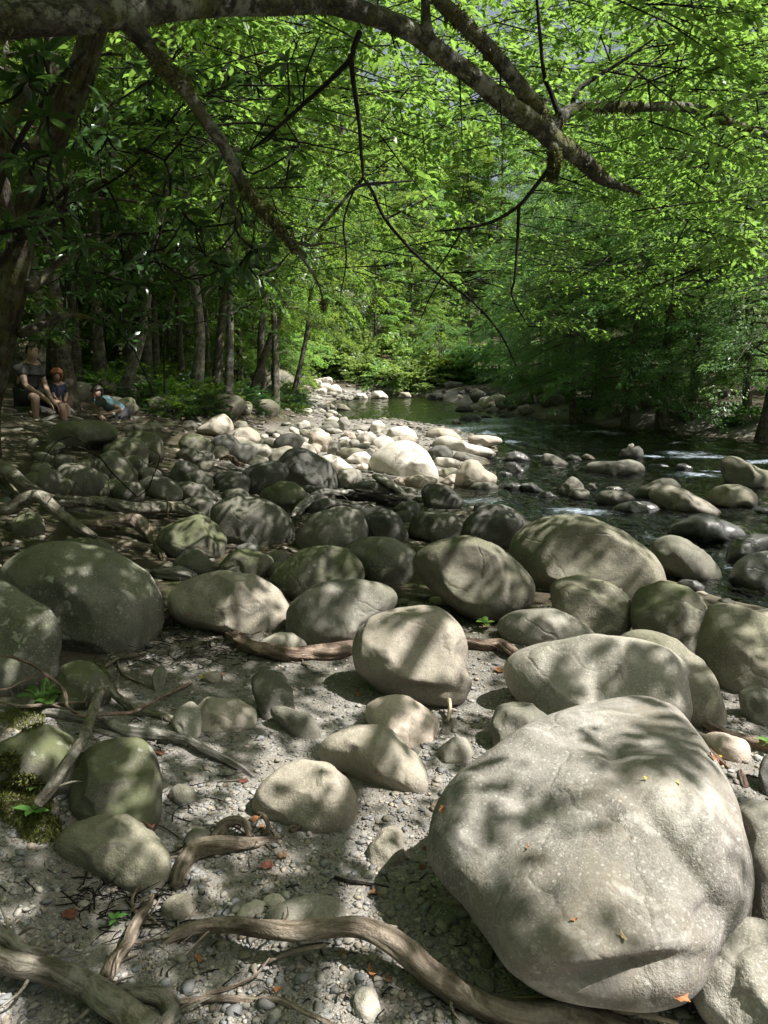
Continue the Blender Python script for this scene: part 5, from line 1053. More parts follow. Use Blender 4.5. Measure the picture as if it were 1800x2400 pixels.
def tufts(name, sel, n, h, parent, base, mat, up=.15):
    A_, D_, N_, L_ = [], [], [], []
    for P, r in sel:
        C_, R_ = catmull(P, r, 10); k = rm.integers(0, len(C_) - 1, n); T_ = np.gradient(C_, axis=0)[k]; T_ /= np.linalg.norm(T_, axis=1)[:, None]
        d = rm.normal(0, 1, (n, 3)) + [0, 0, up]; d -= (d * T_).sum(1)[:, None] * T_; d /= np.linalg.norm(d, axis=1)[:, None]; d[:, 2] *= 1.0
        cl = vnoise(C_[k] * 9, 5) > -.1
        c = C_[k] + T_ * rm.uniform(-.5, .5, n)[:, None] * .04 + d * (R_[k] * .93)[:, None]
        A_.append(c[cl]); D_.append((d * .6 + rm.normal(0, .5, (n, 3)) + [0, 0, -.5])[cl]); L_.append((h * rm.uniform(.4, 1.4, n))[cl])
    A_, D_, L_ = np.concatenate(A_), np.concatenate(D_), np.concatenate(L_)
    return obj(name, leaves_mesh(name, A_ - base, D_, rm.normal(0, 1, A_.shape), L_, L_ * .35, .2), mat, parent=parent)
LM = mat_leaf('limb moss', (.05, .055, .018), (.14, .14, .045), (.14, .15, .03), tw=.25, rough=.85)
MAT['limbmoss'] = LM
tufts('moss', [LIMBS[1], LIMBS[2], LIMBS[4], LIMBS[6], LIMBS[7]], 3600, .024, ot, OT, LM)
ot_part('twig', TW, 'twig', 7, .1, 0)
# near leafy sprays hung along limbs and twigs
r_ = np.random.default_rng(33)
def near_sprays(n, box, ybox, r, L=(.35, .75), az=None):
    u = r.uniform(box[0], box[2], n) * 1.085; v = r.uniform(box[1], box[3], n) * 1.085; y = r.uniform(*ybox, n)
    C = atd(u, v, y) if False else np.array([atd(a, b_, c) for a, b_, c in zip(u, v, y)])
    a = r.uniform(0, 6.28, n) if az is None else r.normal(az, .7, n); D = np.stack([np.cos(a), np.sin(a), r.normal(-.1, .15, n)], 1); D /= np.linalg.norm(D, axis=1)[:, None]
    return C, D, r.uniform(*L, n)
parts_, twm = [], MB()
for n, bx, yb in [(240, (330, -120, 900, 420), (5.0, 9.5)), (330, (850, -150, 1750, 330), (5.5, 10.5)), (200, (1150, 300, 1750, 640), (6.5, 10.5)), (50, (640, 420, 1160, 620), (6.5, 10)), (28, (950, 560, 1350, 720), (7.5, 11)), (90, (1400, -50, 1750, 520), (4.5, 7.0)), (80, (880, -160, 1230, 300), (7, 11))]:
    parts_.append(near_sprays(n, bx, yb, r_))
C = np.concatenate([p[0] for p in parts_]); D = np.concatenate([p[1] for p in parts_]); Ls = np.concatenate([p[2] for p in parts_])
for c, d, l in zip(C, D, Ls):
    add_tube(twm, [c - d * l * .5 + [0, 0, .02], c, c + d * l * .5 - [0, 0, .05 * l], c + d * l - [0, 0, .16 * l]], [.006, .005, .003, .0015], 4, per=2)
cm = leaves_mesh('crown', *spray_leaves(C - OT, D, Ls, 38, r_, .072, .037, .42, .16, .3), shape=6)
obj('crown', cm, MAT['leaf_bright'], parent=ot); 
twm_o = obj('twig', twm.mesh('twig', OT), MAT['twig'], parent=ot)

# ------------------------------------------------------------------ the leaning mossy tree with spreading roots
lt = bpy.data.objects.new('leaning_tree', None); COL.objects.link(lt); LT = np.array([-3.15, 5.9, .45]); lt.location = LT
lt['label'] = 'dark leaning tree with a moss covered base and spreading roots'; lt['category'] = 'tree'
def lt_part(name, specs, mat, sides=16, rough=.14, ridges=.07, crop='D'):
    mb = MB()
    for i, s_ in enumerate(specs):
        P, r = limb_pts(s_, crop) if isinstance(s_, str) else s_; add_tube(mb, P, r, sides, r.max() * rough, 177 + i, per=9, ridges=ridges, freq=6)
    return obj(name, mb.mesh(name, LT), MAT[mat], parent=lt)
lt_part('trunk', ['240,-40,28,4.9 200,80,33,5.0 165,180,38,5.1 128,260,40,5.2 92,340,40,5.3 68,420,37,5.4 50,500,37,5.45 32,600,38,5.5 10,700,40,5.6 -16,800,42,5.7 -34,880,44,5.75 -45,960,56,5.8 -50,1040,74,5.8',
                  '60,620,22,5.5 90,600,14,5.6 140,560,10,5.7 200,540,7,5.9 260,500,4,6.1', '20,480,20,5.3 0,380,24,5.2 15,290,22,5.1 50,200,16,5.0 70,100,12,4.9', '40,720,16,5.6 95,700,12,5.8 150,680,9,6.0 205,690,5,6.2', '120,290,12,5.2 100,290,10,5.1 60,310,9,5.0 20,300,8,4.9'], 'bark_moss')
lt_part('root', ['-90,330,70,5.6 0,370,62,5.5 60,400,55,5.4 120,445,46,5.35 180,492,40,5.3 240,520,30,5.3 320,560,22,5.3 400,572,16,5.3 465,576,10,5.3'], 'rootmoss', crop='Z6')
lt_part('root', ['-80,660,48,5.0 0,640,50,5.0 80,640,52,5.0 140,590,55,5.0 210,562,56,5.0 280,575,56,4.95 335,625,52,4.9 400,685,50,4.85 470,735,46,4.8 560,790,38,4.75 620,825,24,4.7'], 'rootmoss', crop='Z6')
lt_part('root', ['-90,520,60,5.6 0,480,50,5.5 60,520,46,5.45 110,570,40,5.4 140,610,30,5.3'], 'bark_moss', crop='Z6')

# ------------------------------------------------------------------ rhododendron: whorls of long leathery leaves
def rhodo(name, stems, whorls, label, group):
    r = np.random.default_rng(len(label)); P = np.array([w[:3] for w in whorls]); base = np.array([P[:, 0].mean(), P[:, 1].mean(), height(P[:, 0].mean(), P[:, 1].mean())[0]])
    e = bpy.data.objects.new(name, None); COL.objects.link(e); e.location = base; e['label'] = label; e['category'] = 'shrub'; e['group'] = group
    mb = MB()
    for s_ in stems: add_tube(mb, s_, np.linspace(.02, .006, len(s_)), 6, .003, 5, per=6)
    A, Dd, Nn, L, Wd = [], [], [], [], []
    for x, y, z, ll in whorls:
        ax = np.array([r.normal(0, .35), r.normal(0, .35), 1.0]); ax /= np.linalg.norm(ax); k = r.integers(6, 10)
        s1 = np.cross(ax, [0, 1, 0]); s1 /= np.linalg.norm(s1); s2 = np.cross(ax, s1)
        for j in range(k):
            a = 6.283 * j / k + r.normal(0, .2); d = s1 * math.cos(a) + s2 * math.sin(a) + ax * r.uniform(-.7, .35); A.append((x, y, z)); Dd.append(d); Nn.append(ax + r.normal(0, .2, 3)); q = ll * r.uniform(.75, 1.15); L.append(q); Wd.append(q * .28)
    nodes = [q for s_ in stems for q in catmull(np.array(s_), np.ones(len(s_)), 6)[0]]; todo = list(range(len(P)))
    while todo:
        N_ = np.array(nodes); dd = np.linalg.norm(P[todo][:, None] - N_[None], axis=2); i, j = np.unravel_index(np.argmin(dd), dd.shape); p, q = N_[j], P[todo[i]]
        m1 = p * .6 + q * .4 + r.normal(0, .04, 3); add_tube(mb, [p, m1, q - [0, 0, .03], q], [.009, .007, .0055, .005], 5, per=3); nodes += [m1, q]; todo.pop(i)
    obj('stem', mb.mesh('stem', base), MAT['twig'], parent=e)
    obj('leaves', leaves_mesh('leaves', np.array(A) - base, np.array(Dd), np.array(Nn), np.array(L), np.array(Wd), .12, 6), MAT['leaf_dark'], parent=e)
r_ = np.random.default_rng(12)
def wh(n, box, yb, ll): return [(*atd(r_.uniform(box[0], box[2]) * 1.085, r_.uniform(box[1], box[3]) * 1.085, yy := r_.uniform(*yb)), ll * r_.uniform(.8, 1.2)) for _ in range(n)]
W1 = wh(16, (10, 290, 150, 500), (3.4, 4.4), .15) + wh(7, (-20, 100, 120, 260), (3.4, 4.4), .15)
rhodo('rhododendron', [[atd(-60, 700, 4.2), atd(40, 560, 4.0), atd(110, 430, 3.9), atd(60, 330, 3.9)], [atd(40, 560, 4.0), atd(130, 520, 3.9), atd(170, 400, 3.9)], [atd(-60, 640, 4.2), atd(20, 380, 4.0), atd(130, 200, 3.9), atd(200, 120, 3.9)]], W1, 'rhododendron with pale leathery leaf whorls before the leaning trunk', 'rhododendrons of the near bank')
W2 = wh(170, (150, 130, 640, 620), (4.8, 9), .16)
rhodo('rhododendron', [[(-3.9, 6.7, .4), (-3.6, 6.6, 1.6), (-2.9, 6.4, 2.5), (-1.9, 6.0, 2.9), (-1.4, 5.8, 3.3)], [(-2.9, 6.4, 2.5), (-1.8, 6.4, 2.55), (-1.0, 6.2, 2.6)], [(-3.6, 6.6, 1.6), (-3.2, 7, 2.6), (-2.4, 7.4, 3.3)]], W2, 'large dark rhododendron hanging behind the descending mossy limb', 'rhododendrons of the near bank')
W3 = wh(70, (100, 480, 620, 720), (9, 16), .18)
rhodo('rhododendron', [[(-4.4, 15.5, .5), (-4.2, 15.2, 2.2), (-3.6, 14.4, 3.2)], [(-4.4, 15.5, .5), (-5, 15, 2.4)]], W3, 'shadowy rhododendron at the front of the wood', 'rhododendrons of the near bank')

W4 = wh(70, (-80, 480, 330, 735), (7.5, 10.5), .17)
rhodo('rhododendron', [[(-5.4, 9.2, .8), (-5.2, 9.2, 2.2), (-4.6, 9.0, 2.9), (-3.6, 8.8, 3.1)], [(-5.2, 9.2, 2.2), (-5.6, 9.4, 3.0)]], W4, 'dark rhododendron boughs hanging above the seated people', 'rhododendrons of the near bank')
# ------------------------------------------------------------------ unseen trees added outside the view, crowns shaped to dapple the bank
LIT = ["11113885111", "41158998311", "70003898433", "62101112334", "21101014544", "21141133443", "21132444434", "23222555555", "67334566655", "67345665767", "33457766788", "34567777899", "34456778999", "45467778999", "45567679999", "56566789999", "66678789999", "66678789999"]
LIT = np.array([[int(c) for c in s] for s in LIT], float) / 10  # wanted share of sun over the bank; shapes the added crowns
def lit_at(p):
    u, v, w = project(p); x = np.clip(u / 1.085 / 166, 0, 9.999); y = np.clip((v / 1.085 - 860) / 80, 0, 16.999)
    i, j = y.astype(int), x.astype(int); fy, fx = y - i, x - j
    L = LIT[i, j] * (1 - fy) * (1 - fx) + LIT[i + 1, j] * fy * (1 - fx) + LIT[i, j + 1] * (1 - fy) * fx + LIT[i + 1, j + 1] * fy * fx
    return np.where(w > .2, L, .5)
r_ = np.random.default_rng(77)
NG = 330000
gx, gy = r_.uniform(-15, 5.2, NG), r_.uniform(-.5, 27, NG); gz = np.full(NG, .12) + np.clip((-gx - 2) * .2, 0, .7) * sstep(3, 6, gy)
G = np.stack([gx, gy, gz], 1); zlo = np.maximum(3.3, 2.1 + .47 * gy); zc = zlo + r_.uniform(0, 1.9, NG)
Cc = G + S * ((zc - gz) / S[2])[:, None]
q_ = np.stack([G[:, 0], G[:, 1] * 1.3, 0 * gx], 1)
nn = fbm(q_ * 3.6, 4, 91, .72); rank = np.argsort(np.argsort(nn)) / NG
Lg = lit_at(G); dense = rank > Lg          # leaves put where LIT wants shade, left out where it wants sun
LAI = np.where(dense, np.where(Lg < .28, 3.4, 1.7), .10)
need = LAI / (.5 * .08 * .045) / 11 * SHADE
area = 20.2 * 27.5; keep = ((gy < 15.5) | ((gy < 20) & (gx < -2.8))) & (gx > -10) & (r_.random(NG) < need * area / NG)
u, v, w = project(Cc); inview = (w > .3) & (u > -150) & (u < 1950) & (v > -40) & (v < 2500)
keep &= ~inview
pz = Cc - S * ((Cc[:, 2] - 4) / S[2])[:, None]; over = (Cc[:, 2] > 4.4) & (pz[:, 0] > -1.2) & (pz[:, 0] < 5.5) & (pz[:, 1] > 4.8) & (pz[:, 1] < 12)
keep &= ~(over & (r_.random(NG) < .9)); Cc = Cc[keep]
print('canopy sprays', len(Cc), 'of', NG, (need * area / NG).max())
HOME = [((3.4, -3.2), 'unseen tree added outside the frame, its crown shaped to dapple the gravel', lambda c: (c[:, 0] >= -.2) & (c[:, 0] < 5.6)),
        ((-5.2, -.8), 'unseen tree added on the dark side of the bank, crown shaped for shade', lambda c: c[:, 0] < -.2), ((13.4, 3.6), 'unseen tree added across the stream, crown shaped for shade over the water', lambda c: c[:, 0] >= 5.6)]
for (hx, hy), lab, f in HOME:
    c = Cc[f(Cc)]; hz = height(hx, hy)[0]; B = np.array([hx, hy, hz])
    e = bpy.data.objects.new('shade_tree', None); COL.objects.link(e); e.location = B; e['label'] = lab; e['category'] = 'tree'
    mb = MB(); top = B + [0, 0, 6.3]; add_tube(mb, [B - [0, 0, .3], B + [0, 0, .5], B + [.1, .1, 3], top], [.36, .27, .23, .16], 14, .04, 5, ridges=.05)
    cen = c[r_.choice(len(c), 9, False)]
    for q in cen:
        st = B + (top - B) * r_.uniform(.65, 1.0); add_tube(mb, [st, st * .55 + q * .45 + [0, 0, .7], q + [0, 0, -.2], q + (q - st) * .15], [.11, .07, .035, .01], 8, .01, 3, per=6)
    D = c - cen[np.argmin(((c[:, None] - cen[None]) ** 2).sum(-1), 1)] + r_.normal(0, .3, c.shape); D[:, 2] *= .2; D /= np.linalg.norm(D, axis=1)[:, None] + 1e-9
    obj('trunk', mb.mesh('trunk', B), MAT['bark'], parent=e)
    lm = leaves_mesh('crown', *spray_leaves(c - B, D, r_.uniform(.14, .24, len(c)), 11, r_, .075, .045, .5, .15, .3), shape=6)
    obj('crown', lm, MAT['leaf'], parent=e)

for i, (x, y, s_, p_) in enumerate([(-6, -9, .8, 'big2'), (-13, -6, .9, 'big'), (2, -13, .8, 'big'), (-16, 2, .9, 'big2'), (-12, 8.5, .7, 'big2'), (-18, 12, .9, 'big'), (8, -20, .8, 'big2'), (-3, -20, 1, 'big'), (-20, -10, 1, 'big2'), (-22, 22, .9, 'big2'), (-15, 17, .75, 'big'), (25, -4, .8, 'big'), (27, 8, .8, 'big2'), (22, -16, .8, 'big2')]):
    tree(p_, x, y, 'tall tree of the wood behind and beside the viewpoint', 'trees of the wood around the viewpoint', s_, i * 1.3)

for i, (u, y) in enumerate([(20, 27), (90, 30), (150, 27), (215, 31), (270, 33), (330, 27), (390, 33), (440, 30), (500, 36), (550, 33), (600, 37), (640, 40), (120, 36), (300, 38), (460, 40), (-60, 24), (-140, 22), (240, 26), (400, 26), (520, 29), (30, 38), (200, 42), (380, 44), (560, 46)]):
    tree(['layer', 'layer2'][i % 2], ux(u, y), y, 'low dark leafy tree closing the back of the shaded wood', 'low trees closing the back of the wood', tr.uniform(.55, .85), i * 1.7, mats={'crown': 'leaf'})
for i, (x, y, s_) in enumerate([(-8.2, 6.5, .7), (-7.6, 9.6, .75), (-8.6, 13, .8), (-10, 4, .8)]):  # trees added out of view to keep skylight off the people
    tree('layer', x, y, 'unseen low tree added beside the seated people to deepen their shade', 'low shade trees added beside the seated people', s_, i * 2.1, mats={'crown': 'leaf'})
for i, (u, y, s_) in enumerate([(1350, 25, .7), (1470, 23, .65), (1620, 22, .7), (1760, 20.5, .7), (1330, 30, .7), (1560, 26, .8)]):
    tree('layer', ux(u, y), y, 'young layered tree with boughs just above the far waterline', GR, s_, i * 1.9, lean(-.08))
for i, (u, y) in enumerate([(960, 80), (1090, 78), (1020, 96), (1060, 88), (930, 92), (1130, 92), (1000, 104)]):
    tree('big', ux(u, y), y, 'tall sunlit tree in the wood beyond the bend', 'tall trees beyond the bend', tr.uniform(.75, 1.0), i * 1.1)

for i, (u, y, s_) in enumerate([(1035, 53, .55), (1100, 52, .6), (1165, 48.5, .6), (1225, 44, .6), (1265, 38, .6)]):
    tree('layer2', ux(u, y), y, 'low layered tree screening the far rock pile at the bend', GR, s_, i * 1.3, lean(-.05), z=height(ux(u, y), y)[0] - .9)
for u, y, s in [(1090, 51, 1.3), (1150, 49, 1.2), (1210, 45, 1.1), (1250, 40, 1.0), (1030, 51.5, 1.2), (1330, 33, .9), (1420, 29, .8)]:
    bush(ux(u, y), y, s, 'cool green bush rooted above the far rock pile', 'bushes above the far rock pile', 'leaf_cool', 1, .8)
# ------------------------------------------------------------------ people on the shaded bank
def skin(name, pts, edges, mat, parent=None, c=np.zeros(3), sub=2):
    names = list(pts); me = bpy.data.meshes.new(name)
    me.from_pydata([tuple(np.array(pts[k][0]) - c) for k in names], [(names.index(a), names.index(b_)) for a, b_ in edges], [])
    o = bpy.data.objects.new(name, me); COL.objects.link(o)
    md = o.modifiers.new('skin', 'SKIN'); md.use_smooth_shade = True
    for i, k in enumerate(names):
        r = pts[k][1]; r = r if isinstance(r, tuple) else (r, r); me.skin_vertices[0].data[i].radius = r
        me.skin_vertices[0].data[i].use_root = (i == 0)
    o.modifiers.new('sub', 'SUBSURF').levels = sub; o.modifiers['sub'].render_levels = sub
    dg = bpy.context.evaluated_depsgraph_get(); dg.update()
    nm = bpy.data.meshes.new_from_object(o.evaluated_get(dg)); bpy.data.objects.remove(o)
    nm.name = name; nm.materials.clear(); nm.polygons.foreach_set('use_smooth', np.ones(len(nm.polygons), bool))
    return obj(name, nm, mat, parent=parent)
SKIN = mat_plain('skin', (.29, .19, .145), .55, .06); HAIRD = mat_plain('dark hair', (.03, .022, .016), .6); HAIRB = mat_plain('short brown hair', (.09, .06, .04), .7); HAIRR = mat_plain('red hair', (.22, .07, .025), .6)
TSHIRT = mat_plain('charcoal cloth', (.035, .036, .033), .9, .15); SHORT = mat_plain('dark shorts', (.018, .018, .02), .9, .15); TEAL = mat_plain('teal cloth', (.13, .24, .28), .9, .12); NAVY = mat_plain('navy cloth', (.018, .022, .045), .9, .2); WHITE = mat_plain('white cloth', (.6, .6, .6), .9, .1); EYE = mat_plain('eye', (.02, .015, .012), .2)
def A(u, v, y): return atd(u, v, y)
def hand(P, E, wrist, palm, fwd, curl, side, tag_):
    P[tag_ + 'palm'] = (palm, (.036, .022)); E.append((wrist, tag_ + 'palm'))
    for i, (o, L) in enumerate([(-.03, .072), (-.010, .082), (.011, .078), (.031, .062)]):
        b_ = palm + side * o + fwd * .04; k1 = b_ + fwd * L * .5 + curl * L * .12; k2 = b_ + fwd * L * .85 + curl * L * .5
        P[f'{tag_}k{i}'] = (b_, .0105); P[f'{tag_}m{i}'] = (k1, .0095); P[f'{tag_}t{i}'] = (k2, .0078); E += [(tag_ + 'palm', f'{tag_}k{i}'), (f'{tag_}k{i}', f'{tag_}m{i}'), (f'{tag_}m{i}', f'{tag_}t{i}')]
    t0 = palm - side * .045 + fwd * .0; P[tag_ + 'th1'] = (t0, .012); P[tag_ + 'th2'] = (t0 + fwd * .045 - side * .012, .010); E += [(tag_ + 'palm', tag_ + 'th1'), (tag_ + 'th1', tag_ + 'th2')]
def head(parent, c, face, up, r, hair, hairmat, base, capz=.1, long=0.0):
    """face features and hair as children; the skull itself is part of the continuous body"""
    s_ = np.cross(face, up); s_ /= np.linalg.norm(s_)
    P, F = ico(3)
    mb = MB()
    for k in (-1, 1): mb.add(c + face * r * .90 + s_ * k * r * .38 + up * r * .1 + P * r * .09, F)
    obj('eyes', mb.mesh('eyes', base), EYE, parent=parent)
    mb = MB(); mb.add(c + face * r * .86 - up * r * .47 + (P @ np.diag([1, 1, 1])) * r * .12 * np.array([2.0, 1, .6]), F); obj('mouth', mb.mesh('mouth', base), mat_plain('lips', (.35, .16, .13), .5), parent=parent)
    ok = (P @ up > capz) | ((P @ face < -.05) & (P @ up > -.55 - long)); pl = P.copy()
    V = c + (s_[None] * (P @ s_)[:, None] * .95 + face[None] * (P @ face)[:, None] * 1.05 + up[None] * (P @ up)[:, None] * 1.2) * (r * (1.08 + hair * (.6 + .4 * vnoise(P * 4, 3))))[:, None]
    F2 = F[ok[F].all(1)]; me = mesh_np('hair', V - base, F2); o = obj('hair', me, hairmat, parent=parent); md = o.modifiers.new('thick', 'SOLIDIFY'); md.thickness = -.012
def person(label, base):
    e = bpy.data.objects.new('person', None); COL.objects.link(e); e.location = base; e['label'] = label; e['category'] = 'person'; e['group'] = 'people resting on the shaded bank'; return e
def n_(v): v = np.array(v, float); return v / np.linalg.norm(v)
# seated man
b0 = A(95, 985, 11.9)
P, E = {}, []
P['pelvis'] = (A(64, 928, 12.0), (.16, .13)); P['belly'] = (A(64, 900, 11.98), (.165, .13)); P['chest'] = (A(68, 872, 11.95), (.175, .125)); P['sh'] = (A(71, 853, 11.95), (.12, .09)); P['neck'] = (A(74, 845, 11.92), .062); P['jaw'] = (A(77, 833, 11.86), (.075, .085)); P['skull'] = (A(76, 820, 11.88), (.082, .098)); P['crown'] = (A(76, 812, 11.9), (.070, .082)); P['nose'] = (A(81, 827, 11.775), .014)
E += [('pelvis', 'belly'), ('belly', 'chest'), ('chest', 'sh'), ('sh', 'neck'), ('neck', 'jaw'), ('jaw', 'skull'), ('skull', 'crown')]
P['ls'] = (A(50, 858, 11.8), .062); P['le'] = (A(58, 902, 11.66), .047); P['lw'] = (A(106, 934, 11.48), .033); P['rs'] = (A(91, 857, 12.1), .062); P['re'] = (A(104, 900, 12.05), .047); P['rw'] = (A(120, 938, 11.72), .033)
E += [('sh', 'ls'), ('ls', 'le'), ('le', 'lw'), ('sh', 'rs'), ('rs', 're'), ('re', 'rw')]
P['lh'] = (A(60, 930, 11.85), .095); P['lk'] = (A(83, 930, 11.42), .068); P['lc'] = (A(83, 955, 11.45), .062); P['la'] = (A(85, 988, 11.46), .042); P['lt'] = (A(92, 996, 11.26), .036)
P['rh'] = (A(80, 930, 12.05), .095); P['rk'] = (A(145, 951, 11.75), .068); P['rc'] = (A(148, 972, 11.77), .062); P['ra'] = (A(151, 1002, 11.78), .042); P['rt'] = (A(162, 1008, 11.6), .036)
E += [('pelvis', 'lh'), ('lh', 'lk'), ('lk', 'lc'), ('lc', 'la'), ('la', 'lt'), ('pelvis', 'rh'), ('rh', 'rk'), ('rk', 'rc'), ('rc', 'ra'), ('ra', 'rt')]
del P['nose']
hand(P, E, 'lw', A(116, 944, 11.43), n_([.6, -.1, -.75]), n_([-.3, .2, -.9]), n_([.5, -.8, .3]), 'l'); hand(P, E, 'rw', A(129, 947, 11.7), n_([.6, -.1, -.75]), n_([-.3, .2, -.9]), n_([.5, -.8, .3]), 'r')
e = person('man in a dark t-shirt and shorts seated with forearm across his knees', b0)
skin('body', P, E, SKIN, e, b0)
T = {k: (P[k][0], tuple(1.13 * x for x in (P[k][1] if isinstance(P[k][1], tuple) else (P[k][1],) * 2))) for k in ('pelvis', 'belly', 'chest', 'sh', 'ls', 'rs')}
T['ls'] = (P['ls'][0], .095); T['rs'] = (P['rs'][0], .095); T['sh'] = (P['sh'][0], (.16, .12)); T['l2'] = (.4 * P['ls'][0] + .6 * P['le'][0], .085); T['r2'] = (.4 * P['rs'][0] + .6 * P['re'][0], .085)
skin('shirt', T, [('pelvis', 'belly'), ('belly', 'chest'), ('chest', 'sh'), ('sh', 'ls'), ('ls', 'l2'), ('sh', 'rs'), ('rs', 'r2')], TSHIRT, e, b0)
T = {'pelvis': (P['pelvis'][0], (.175, .15)), 'lh': (P['lh'][0], .115), 'lk2': (.2 * P['lh'][0] + .8 * P['lk'][0], .098), 'rh': (P['rh'][0], .115), 'rk2': (.2 * P['rh'][0] + .8 * P['rk'][0], .098)}
skin('shorts', T, [('pelvis', 'lh'), ('lh', 'lk2'), ('pelvis', 'rh'), ('rh', 'rk2')], SHORT, e, b0)
head(e, A(76, 822, 11.88), n_([.55, -.82, -.05]), n_([.03, 0, 1]), .088, .0, HAIRB, b0, .35)
mb = MB(); p_, f_ = ico(2)
mb.add(P['lt'][0] + p_ * np.array([.06, .13, .05]), f_); mb.add(P['rt'][0] + p_ * np.array([.06, .13, .05]), f_); obj('shoes', mb.mesh('shoes', b0), SHORT, parent=e)
# child behind
b1 = A(135, 960, 12.5); P, E = {}, []
P['pelvis'] = (A(140, 945, 12.6), (.12, .10)); P['chest'] = (A(139, 915, 12.6), (.125, .095)); P['sh'] = (A(137, 901, 12.58), (.09, .07)); P['neck'] = (A(136, 895, 12.56), .045); P['jaw'] = (A(133, 886, 12.5), (.06, .07)); P['skull'] = (A(132, 877, 12.52), (.072, .085)); P['crown'] = (A(132, 871, 12.54), (.06, .07))
P['ls'] = (A(124, 903, 12.5), .042); P['le'] = (A(124, 925, 12.4), .034); P['lw'] = (A(134, 942, 12.25), .026); P['rs'] = (A(150, 903, 12.65), .042); P['re'] = (A(156, 925, 12.6), .034); P['rw'] = (A(152, 942, 12.4), .026)
P['lh'] = (A(135, 948, 12.5), .07); P['lk'] = (A(142, 955, 12.15), .05); P['la'] = (A(144, 985, 12.2), .035); P['rh'] = (A(146, 948, 12.65), .07); P['rk'] = (A(158, 955, 12.3), .05); P['ra'] = (A(160, 985, 12.3), .035)
E += [('pelvis', 'chest'), ('chest', 'sh'), ('sh', 'neck'), ('neck', 'jaw'), ('jaw', 'skull'), ('skull', 'crown'), ('sh', 'ls'), ('ls', 'le'), ('le', 'lw'), ('sh', 'rs'), ('rs', 're'), ('re', 'rw'), ('pelvis', 'lh'), ('lh', 'lk'), ('lk', 'la'), ('pelvis', 'rh'), ('rh', 'rk'), ('rk', 'ra')]
hand(P, E, 'lw', A(138, 947, 12.2), n_([.6, -.2, -.6]), n_([-.3, .2, -.9]), n_([.5, -.8, .3]), 'l')
e = person('red haired child in a navy shirt sitting between the man and the tree', b1); skin('body', P, E, SKIN, e, b1)
T = {k: (P[k][0], tuple(1.15 * x for x in (P[k][1] if isinstance(P[k][1], tuple) else (P[k][1],) * 2))) for k in ('pelvis', 'chest', 'sh', 'ls', 'rs')}; T['l2'] = (P['le'][0], .044); T['r2'] = (P['re'][0], .044)
skin('shirt', T, [('pelvis', 'chest'), ('chest', 'sh'), ('sh', 'ls'), ('ls', 'l2'), ('sh', 'rs'), ('rs', 'r2')], NAVY, e, b1)
head(e, A(132, 879, 12.52), n_([-.5, -.85, -.1]), n_([0, 0, 1]), .078, .16, HAIRR, b1, .15, .35)
# crouching woman
b2 = A(262, 985, 12.6); P, E = {}, []
P['pelvis'] = (A(283, 965, 13.0), (.15, .13)); P['belly'] = (A(270, 957, 12.9), (.14, .12)); P['chest'] = (A(252, 943, 12.75), (.15, .115)); P['sh'] = (A(241, 934, 12.65), (.11, .085)); P['neck'] = (A(235, 930, 12.58), .05); P['jaw'] = (A(228, 928, 12.5), (.068, .075)); P['skull'] = (A(227, 919, 12.52), (.078, .095)); P['crown'] = (A(227, 911, 12.56), (.066, .08))
P['ls'] = (A(247, 938, 12.5), .052); P['le'] = (A(284, 961, 12.4), .040); P['lw'] = (A(250, 971, 12.28), .029); P['rs'] = (A(232, 938, 12.75), .052); P['re'] = (A(224, 960, 12.7), .04); P['rw'] = (A(236, 974, 12.45), .029)
P['lh'] = (A(290, 974, 12.9), .09); P['lk'] = (A(272, 1008, 12.7), .062); P['la'] = (A(320, 1012, 13.0), .04); P['rh'] = (A(286, 974, 13.15), .09); P['rk'] = (A(262, 1008, 13.0), .062); P['ra'] = (A(310, 1012, 13.3), .04)
E += [('pelvis', 'belly'), ('belly', 'chest'), ('chest', 'sh'), ('sh', 'neck'), ('neck', 'jaw'), ('jaw', 'skull'), ('skull', 'crown'), ('sh', 'ls'), ('ls', 'le'), ('le', 'lw'), ('sh', 'rs'), ('rs', 're'), ('re', 'rw'), ('pelvis', 'lh'), ('lh', 'lk'), ('lk', 'la'), ('pelvis', 'rh'), ('rh', 'rk'), ('rk', 'ra')]
hand(P, E, 'lw', A(244, 971, 12.25), n_([-.95, -.1, -.1]), n_([0, .1, -1]), n_([.1, -1, .1]), 'l'); hand(P, E, 'rw', A(240, 977, 12.4), n_([.5, -.6, -.5]), n_([0, .1, -1]), n_([.6, .6, .1]), 'r')
e = person('dark haired woman in a teal t-shirt leaning forward on her forearm', b2); skin('body', P, E, SKIN, e, b2)
T = {k: (P[k][0], tuple(1.14 * x for x in (P[k][1] if isinstance(P[k][1], tuple) else (P[k][1],) * 2))) for k in ('pelvis', 'belly', 'chest', 'sh', 'ls', 'rs')}; T['ls'] = (P['ls'][0], .082); T['rs'] = (P['rs'][0], .08); T['sh'] = (P['sh'][0], (.145, .11)); T['l2'] = (.35 * P['ls'][0] + .65 * P['le'][0], .074); T['r2'] = (.5 * P['rs'][0] + .5 * P['re'][0], .07)
skin('shirt', T, [('pelvis', 'belly'), ('belly', 'chest'), ('chest', 'sh'), ('sh', 'ls'), ('ls', 'l2'), ('sh', 'rs'), ('rs', 'r2')], TEAL, e, b2)
mb = MB()
for q in 'lr': add_tube(mb, [P['pelvis'][0] - b2, P[q + 'h'][0] - b2, .5 * (P[q + 'h'][0] + P[q + 'k'][0]) - b2 + [0, -.03, .03], P[q + 'k'][0] - b2, .5 * (P[q + 'k'][0] + P[q + 'a'][0]) - b2, P[q + 'a'][0] - b2], [.14, .115, .095, .075, .06, .05], 12, .01, 3, per=6)
obj('trousers', mb.mesh('trousers'), SHORT, parent=e)
